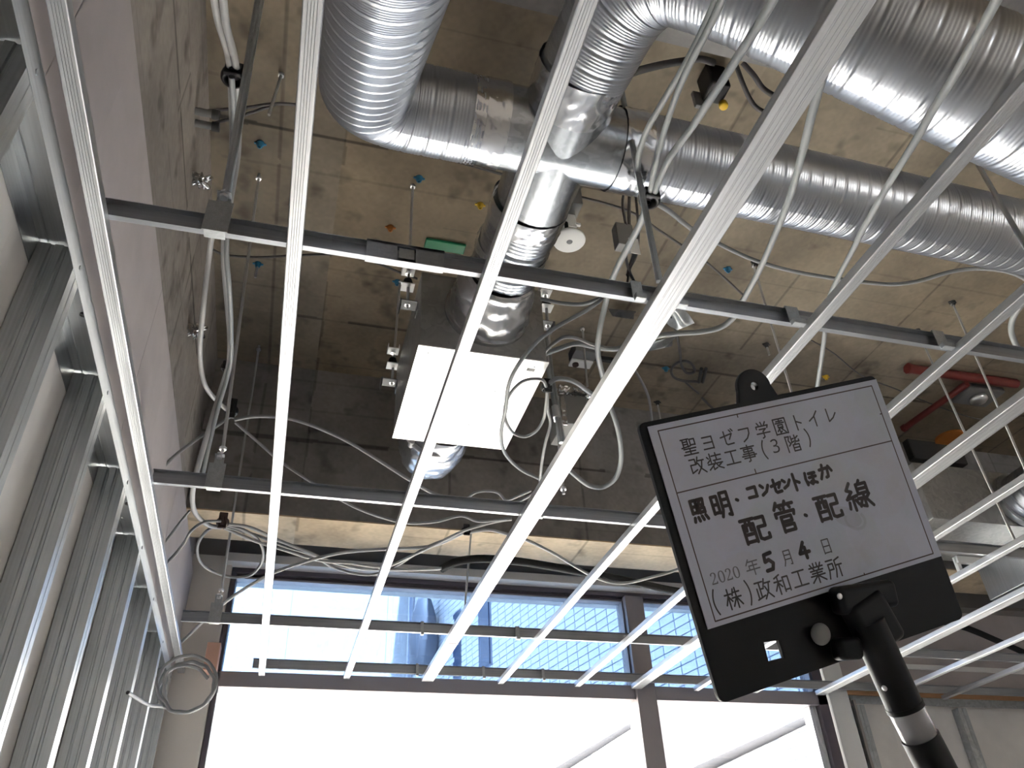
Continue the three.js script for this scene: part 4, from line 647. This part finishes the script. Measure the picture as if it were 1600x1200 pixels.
{ // added shape with two globes, standing in for a reflection in the window glass
  const ang = 0.1828, at = (lx, ly, out) => V(4.7 + Math.sin(ang) * lx - Math.cos(ang) * out, ly - 8, -30 + Math.cos(ang) * lx + Math.sin(ang) * out);
  const c = at(2.7, 17.4, 0.5), t = thing('reflection_shape', 'grey blue shape by the tiled wing standing in for a glass reflection', 'reflection shape', c.clone());
  part('reflected', [lathe([[0.02, 1.3], [0.25, 1.2], [0.42, 0.6], [0.5, -0.3], [0.42, -1.3], [0.02, -1.35]], 20).translate(c.x, c.y, c.z)], M.reflected, t);
  for (const lx of [1.6, 3.3]) { const p = at(lx, 18.6, 0.3); part('reflected_globe', [new THREE.SphereGeometry(0.2, 16, 12).translate(p.x, p.y, p.z), rod(p, at(lx, 18.6, 0), 0.05)], M.white, t); }
}
{ // handrails and a frame post outside the lower window
  const a = V(2.901, 1.046, -5.5), b = V(5.02, 1.822, -7);
  obj('handrail', [rod(a.clone().addScaledVector(b.clone().sub(a), -0.6), b, 0.035, 14)], M.railGrey, 'grey handrail outside the lower window right of the mullion', 'handrail');
  obj('handrail', [rod(V(1.375, 0.772, -5.2), V(4.399, 2.402, -9.5), 0.03, 14)], M.railGrey, 'grey handrail outside the lower window left of the mullion', 'handrail');
  const p = V(2.216, 1.191, -4.6), t = thing('outdoor_post', 'white square post with a cross arm just outside the lower window', 'post', V(p.x, p.y - 1.2, p.z));
  part('post', [rbox(p.x - 0.02, p.x + 0.02, p.y - 1.2, p.y + 0.03, p.z - 0.02, p.z + 0.02, 0.004)], M.sash, t); part('arm', [rod(V(p.x - 0.02, p.y + 0.01, p.z), V(p.x + 0.1, p.y + 0.08, p.z), 0.014, 10)], M.sash, t);
}

// ================================================================ the sign
{
  const sg = new THREE.Group(); sg.name = numbered('construction_sign'); scene.add(sg);
  tag(sg, 'black framed construction sign with white written panel on a dark telescopic pole', 'sign');
  sg.matrixAutoUpdate = true;
  const R = new THREE.Matrix4().set(0.9537, -0.3003, 0.0187, 0.3317, 0.2908, 0.9043, -0.3126, 0.2343, 0.0769, 0.3036, 0.9497, -0.4238, 0, 0, 0, 1);
  R.decompose(sg.position, sg.quaternion, sg.scale); sg.scale.set(1, 1, 1);
  const mm = 0.001, add = (name, geo, mat, label) => { const list = [].concat(geo), m = shade(new THREE.Mesh(merge(list), mat)); m.geometry.scale(mm, mm, mm); const mine = partUsed.get(sg) ?? partUsed.set(sg, new Map()).get(sg), k = mine.get(name) ?? 0; mine.set(name, k + 1); m.name = k ? name + '_' + String(k).padStart(3, '0') : name; if (label) m.userData.label = label; sg.add(m); return m; };
  // backing board with hook tab and square hole
  const s = new THREE.Shape(), r = 5;
  s.moveTo(-100 + r, -89); s.lineTo(100 - r, -89); s.quadraticCurveTo(100, -89, 100, -89 + r); s.lineTo(100, 89 - r); s.quadraticCurveTo(100, 89, 100 - r, 89);
  s.lineTo(12, 89); s.lineTo(9, 99); s.absarc(-4, 98, 13, 0, Math.PI, false); s.lineTo(-20, 89); s.lineTo(-100 + r, 89); s.quadraticCurveTo(-100, 89, -100, 89 - r); s.lineTo(-100, -89 + r); s.quadraticCurveTo(-100, -89, -100 + r, -89);
  const h1 = new THREE.Path(); h1.absarc(-4, 99, 3.4, 0, Math.PI * 2, true); s.holes.push(h1);
  const h2 = new THREE.Path(); h2.moveTo(-59, -63); h2.lineTo(-60, -76); h2.lineTo(-47, -77); h2.lineTo(-47, -65); h2.lineTo(-59, -63); s.holes.push(h2);
  add('backing_board', new THREE.ExtrudeGeometry(s, { depth: 3, bevelEnabled: true, bevelThickness: 0.6, bevelSize: 0.6, bevelSegments: 2, curveSegments: 20 }).translate(0, 0, -3.6), M.blackPlastic);
  // written panel
  const W = 1456, H = 1000, cv = document.createElement('canvas'); cv.width = W; cv.height = H;
  const c = cv.getContext('2d'), U = W / 1000, Y = H / 770;
  c.fillStyle = '#bfc4d8'; c.fillRect(0, 0, W, H);
  for (let i = 0; i < 260; i++) { c.fillStyle = `rgba(${120 + rnd() * 60},${120 + rnd() * 60},${130 + rnd() * 60},0.03)`; const q = 20 + rnd() * 90; c.beginPath(); c.ellipse(rnd() * W, rnd() * H, q * 1.5, q, rnd() * 3, 0, 7); c.fill(); }
  c.strokeStyle = 'rgba(60,60,66,0.10)'; c.lineWidth = 16; c.beginPath(); c.ellipse(690 * U, 540 * Y, 60, 46, 0.4, -1, 3.4); c.stroke(); c.fillStyle = 'rgba(60,60,66,0.10)'; c.beginPath(); c.ellipse(660 * U, 520 * Y, 90, 50, 0.5, 0, 7); c.fill();
  c.lineCap = 'round'; c.lineJoin = 'round'; c.strokeStyle = '#3a2a2c'; c.lineWidth = 6;
  c.strokeRect(33 * U, 24 * Y, 935 * U, 727 * Y);
  const ln = (a, b, d, e) => { c.beginPath(); c.moveTo(a * U, b * Y); c.lineTo(d * U, e * Y); c.stroke(); };
  ln(33, 270, 968, 270); ln(355, 24, 355, 36); ln(355, 252, 355, 270); ln(650, 745, 650, 751); ln(960, 150, 968, 150);
  const G = {
    sei: '5,8 55,8;15,8 15,52;45,8 45,52;15,22 45,22;15,36 45,36;2,54 58,48;62,12 62,46;62,12 92,12 92,46;62,44 92,44;12,62 90,62;18,78 84,78;50,62 50,95;5,95 97,95', yo: '18,20 80,20 80,88;22,52 80,52;14,86 80,86', ze: '5,42 85,30 62,60;34,12 34,80 42,88 85,86;74,8 82,20;88,4 96,16', fu: '15,20 82,20 78,50 60,75 30,92',
    gaku: '22,6 30,20;48,3 52,18;80,5 68,20;10,40 10,26 92,26 84,40;28,44 72,44 50,58;50,58 52,90 38,96;5,68 96,68', en: '8,6 8,97;8,6 92,6 92,97;8,95 92,95;28,20 72,20;50,10 50,30;20,31 80,31;34,42 34,58;34,42 66,42 66,58;34,56 66,56;46,58 24,78;40,66 40,88 52,80;66,60 56,68;52,62 78,88', to: '38,8 38,94;38,42 74,58', i: '80,8 50,38 12,58;54,36 54,95', re: '25,10 25,86 60,68 85,42',
    kai: '8,14 42,14 42,44;10,44 42,44;10,44 10,88 44,74;62,5 48,42;56,26 96,26;86,26 74,64 44,96;56,40 72,72 97,96', so: '6,20 14,30;4,52 20,40;26,4 26,54;36,18 96,18;64,4 64,44;42,44 90,44;50,52 50,60;4,62 96,62;46,64 6,92;34,74 34,94 56,86;56,64 66,82 95,96;86,68 68,78', kou: '14,16 86,16;50,16 50,86;5,86 95,86', ji: '6,14 94,14;22,24 22,38;22,24 78,24 78,38;22,38 78,38;14,50 84,50 84,74;4,62 97,62;14,74 84,74;50,3 50,92 38,96',
    floor: '8,6 8,97;8,8 34,8 24,32 36,52 22,62;46,8 46,46;46,26 62,24;42,46 64,40;72,6 72,44 96,44 95,34;94,14 74,26;66,50 60,58;48,60 48,97;48,60 90,60 90,97;48,78 90,78;48,96 90,96', nen: '28,4 8,34;24,18 90,18;26,42 82,42;26,42 26,66;4,66 97,66;56,18 56,98', tsuki: '26,8 24,70 10,96;26,8 80,8 80,94 68,92;26,34 80,34;26,60 80,60', hi: '20,8 20,94;20,8 80,8 80,94;20,50 80,50;20,90 80,90',
    kabu: '4,28 42,28;24,4 24,97;24,34 4,74;26,40 42,62;58,8 48,36;54,24 92,24;44,48 97,48;70,4 70,97;68,50 44,86;72,50 97,86', masa: '4,14 50,14;28,14 28,86;28,46 48,46;10,42 10,88;2,92 50,80;64,4 50,40;58,24 97,24;88,24 76,62 48,96;60,40 74,72 97,97', wa: '44,6 10,18;4,36 50,36;28,14 28,97;28,40 4,76;30,44 48,64;60,22 60,90;60,22 92,22 92,90;60,82 92,82', gyo: '38,2 38,20;60,2 60,20;16,6 24,20;84,5 74,20;6,22 94,22;30,26 36,36;70,26 62,36;10,38 90,38;18,50 82,50;6,62 96,62;50,38 50,97;46,64 8,92;54,64 95,92', sho: '4,10 46,10;12,28 12,62 2,96;12,28 42,28 42,56;12,56 42,56;92,6 58,16;58,16 58,60 46,96;58,40 98,40;80,40 80,97',
    lit: '8,12 8,62;8,12 36,12 36,62;8,36 36,36;8,60 36,60;46,12 80,12 76,36 66,34;62,14 46,40;50,46 50,64;50,46 78,46 78,64;50,62 78,62;12,80 8,94;32,80 36,94;54,78 60,92;76,76 86,92', bright: '6,16 6,78;6,16 34,16 34,78;6,46 34,46;6,76 34,76;54,8 52,70 42,94;54,8 90,8 90,94 78,90;54,34 90,34;54,58 90,58', dot: '46,48 54,53', ko: '20,26 80,24 78,80;16,80 80,80', n: '14,20 34,36;16,84 60,66 88,30', se: '4,44 90,32 66,60;34,10 34,78 44,86 86,84', ho: '16,12 10,50 16,90 22,74;42,20 90,20;40,46 92,44;68,20 68,80 54,90 42,80 54,72 92,88', ka: '10,34 66,30 60,82 46,86;36,8 28,50 8,88;76,22 92,52',
    hai: '4,12 52,12;10,30 10,94;10,30 48,30 48,94;22,12 20,50;36,12 36,50 48,50;10,64 48,64;10,90 48,90;60,14 90,14 90,46;62,46 90,46;62,46 62,86 72,92 96,90 96,76', kan: '22,2 8,22;18,12 46,12;30,14 36,24;62,2 50,20;58,12 94,12;72,14 78,24;50,22 50,34;8,48 8,36 92,36 88,48;28,50 28,98;28,50 72,50 72,66;28,66 72,66;28,78 76,78 76,96;28,96 76,96', sen: '28,4 10,26 28,34 8,52;4,56 44,50;26,54 26,97;10,68 6,88;36,64 44,80;68,2 60,14;52,14 52,46;52,14 90,14 90,46;52,30 90,30;52,46 90,46;70,46 70,92 58,88;46,62 62,62 48,88;92,52 76,66;74,62 96,94', five: '72,10 28,14 24,46 50,40 72,60 60,86 22,88', four: '56,6 14,64 86,64;58,36 58,96',
  };
  const glyph = (k, u, v, w, h, lw, col, slant = 0) => { c.strokeStyle = col; c.lineWidth = lw; for (const st of G[k].split(';')) { c.beginPath(); st.split(' ').forEach((q, n) => { const [a, b] = q.split(',').map(Number), x = (u + ((a - 50) / 100) * w - slant * (b - 50) * 0.01 * h) * U, y = (v + ((b - 50) / 100) * h) * Y; n ? c.lineTo(x, y) : c.moveTo(x, y); }); c.stroke(); } };
  const ink = '#2f2a30';
  [['sei', 131], ['yo', 207], ['ze', 287], ['fu', 361], ['gaku', 437], ['en', 514], ['to', 590], ['i', 665], ['re', 742]].forEach(([k, u]) => glyph(k, u, 108, 60, 70, 7.5, ink));
  [['kai', 140], ['so', 211], ['kou', 282], ['ji', 352], ['floor', 542]].forEach(([k, u]) => glyph(k, u, 186, 62, 70, 7.5, ink));
  const text = (t, u, v, px, col, font = 'sans-serif') => { c.fillStyle = col; c.font = px + 'px ' + font; c.textAlign = 'center'; c.textBaseline = 'middle'; c.fillText(t, u * U, v * Y); };
  const paren = (u, v, h, d, lw = 7.5) => { c.strokeStyle = ink; c.lineWidth = lw; c.beginPath(); c.moveTo((u + d * 10) * U, (v - h / 2) * Y); c.quadraticCurveTo((u - d * 10) * U, v * Y, (u + d * 10) * U, (v + h / 2) * Y); c.stroke(); };
  paren(411, 186, 74, 1); paren(618, 178, 74, -1); text('3', 467, 182, 98, ink);
  const pen = '#1b0f12';
  [['lit', 98, 349, 66, 96], ['bright', 184, 352, 76, 104], ['dot', 249, 349, 60, 60], ['ko', 316, 334, 52, 66], ['n', 369, 336, 42, 60], ['se', 418, 336, 46, 66], ['n', 462, 334, 40, 50], ['to', 502, 337, 52, 74], ['ho', 566, 337, 54, 60], ['ka', 636, 326, 62, 66]].forEach(([k, u, v, w, h]) => glyph(k, u, v, w, h, 17, pen));
  [['hai', 282, 472, 108, 108], ['kan', 416, 456, 92, 120], ['dot', 496, 472, 60, 60], ['hai', 597, 462, 108, 112], ['sen', 738, 450, 114, 118]].forEach(([k, u, v, w, h]) => glyph(k, u, v, w, h, 18, pen));
  text('2020', 118, 606, 76, '#66656f', 'serif'); glyph('nen', 228, 603, 56, 62, 6.5, '#5d5c66'); glyph('five', 296, 603, 62, 80, 19, pen); glyph('tsuki', 370, 606, 46, 62, 6, '#45424a'); glyph('four', 443, 597, 54, 66, 19, pen); glyph('hi', 536, 606, 46, 62, 6, '#45424a');
  paren(48, 688, 90, 1); paren(190, 688, 90, -1); [['kabu', 122], ['masa', 243], ['wa', 318], ['kou', 391], ['gyo', 466], ['sho', 541]].forEach(([k, u]) => glyph(k, u, 692, 64, 78, 8, ink));
  const tex = new THREE.CanvasTexture(cv); tex.colorSpace = THREE.SRGBColorSpace; tex.anisotropy = 8;
  const pg = new THREE.BoxGeometry(194, 132, 0.8).translate(2, 20, 1.1), uvp = pg.attributes.uv;
  for (let i = 0; i < uvp.count; i++) if (i < 16 || i > 19) uvp.setXY(i, 0.01, 0.01);
  add('written_panel', pg, std({ map: tex, roughness: 0.55 }), 'white panel with printed and handwritten lines');
  // clamp, bolts, pole
  const bar = (x0, y0, x1, y1, w, d, z) => { const L = Math.hypot(x1 - x0, y1 - y0); return new RoundedBoxGeometry(L, w, d, 3, Math.min(w, d) * 0.3).rotateZ(Math.atan2(y1 - y0, x1 - x0)).translate((x0 + x1) / 2, (y0 + y1) / 2, z); };
  add('clamp', [bar(-4, -52, 42, -58, 18, 14, 8), bar(14, -54, 22, -88, 30, 16, 9), bar(-14, -80, 4, -84, 14, 12, 6)], M.blackPlastic);
  add('clamp_screw', [new THREE.SphereGeometry(7, 20, 14).scale(1, 1, 0.55).translate(-19, -69, 4)], M.greyBox, 'dull metal screw head');
  add('clamp_screw', [new THREE.SphereGeometry(2, 12, 10).scale(1, 1, 0.5).translate(-4, -49, 15)], M.zinc);
  const rodmm = (a, b, r, seg = 32) => rod(V(...a), V(...b), r, seg);
  add('grip_sleeve', [rodmm([14, -70, 9], [21, -126, 9], 11.5), rodmm([20.8, -124, 9], [21.2, -127, 9], 12)], M.blackPlastic);
  add('clear_section', [rodmm([21, -127, 9], [24.5, -145, 9], 11)], M.clear, 'clear plastic section of the pole');
  add('inner_tube', [rodmm([20, -118, 9], [27, -160, 9], 6)], M.greyBox);
  add('pole', [rodmm([24.5, -145, 9], [50, -290, 12], 12)], M.blackPlastic);
  add('pole_rivet', [new THREE.SphereGeometry(2.2, 12, 8).translate(9, -110, 12)], M.zinc);
}

// ---------------------------------------------------------------- lift everything so that the floor is y = 0
for (const o of scene.children) o.position.y += EYE;
sun.target.position.y = EYE;
scene.add(camera); camera.position.set(0, EYE, 0);
renderer.render(scene, camera);
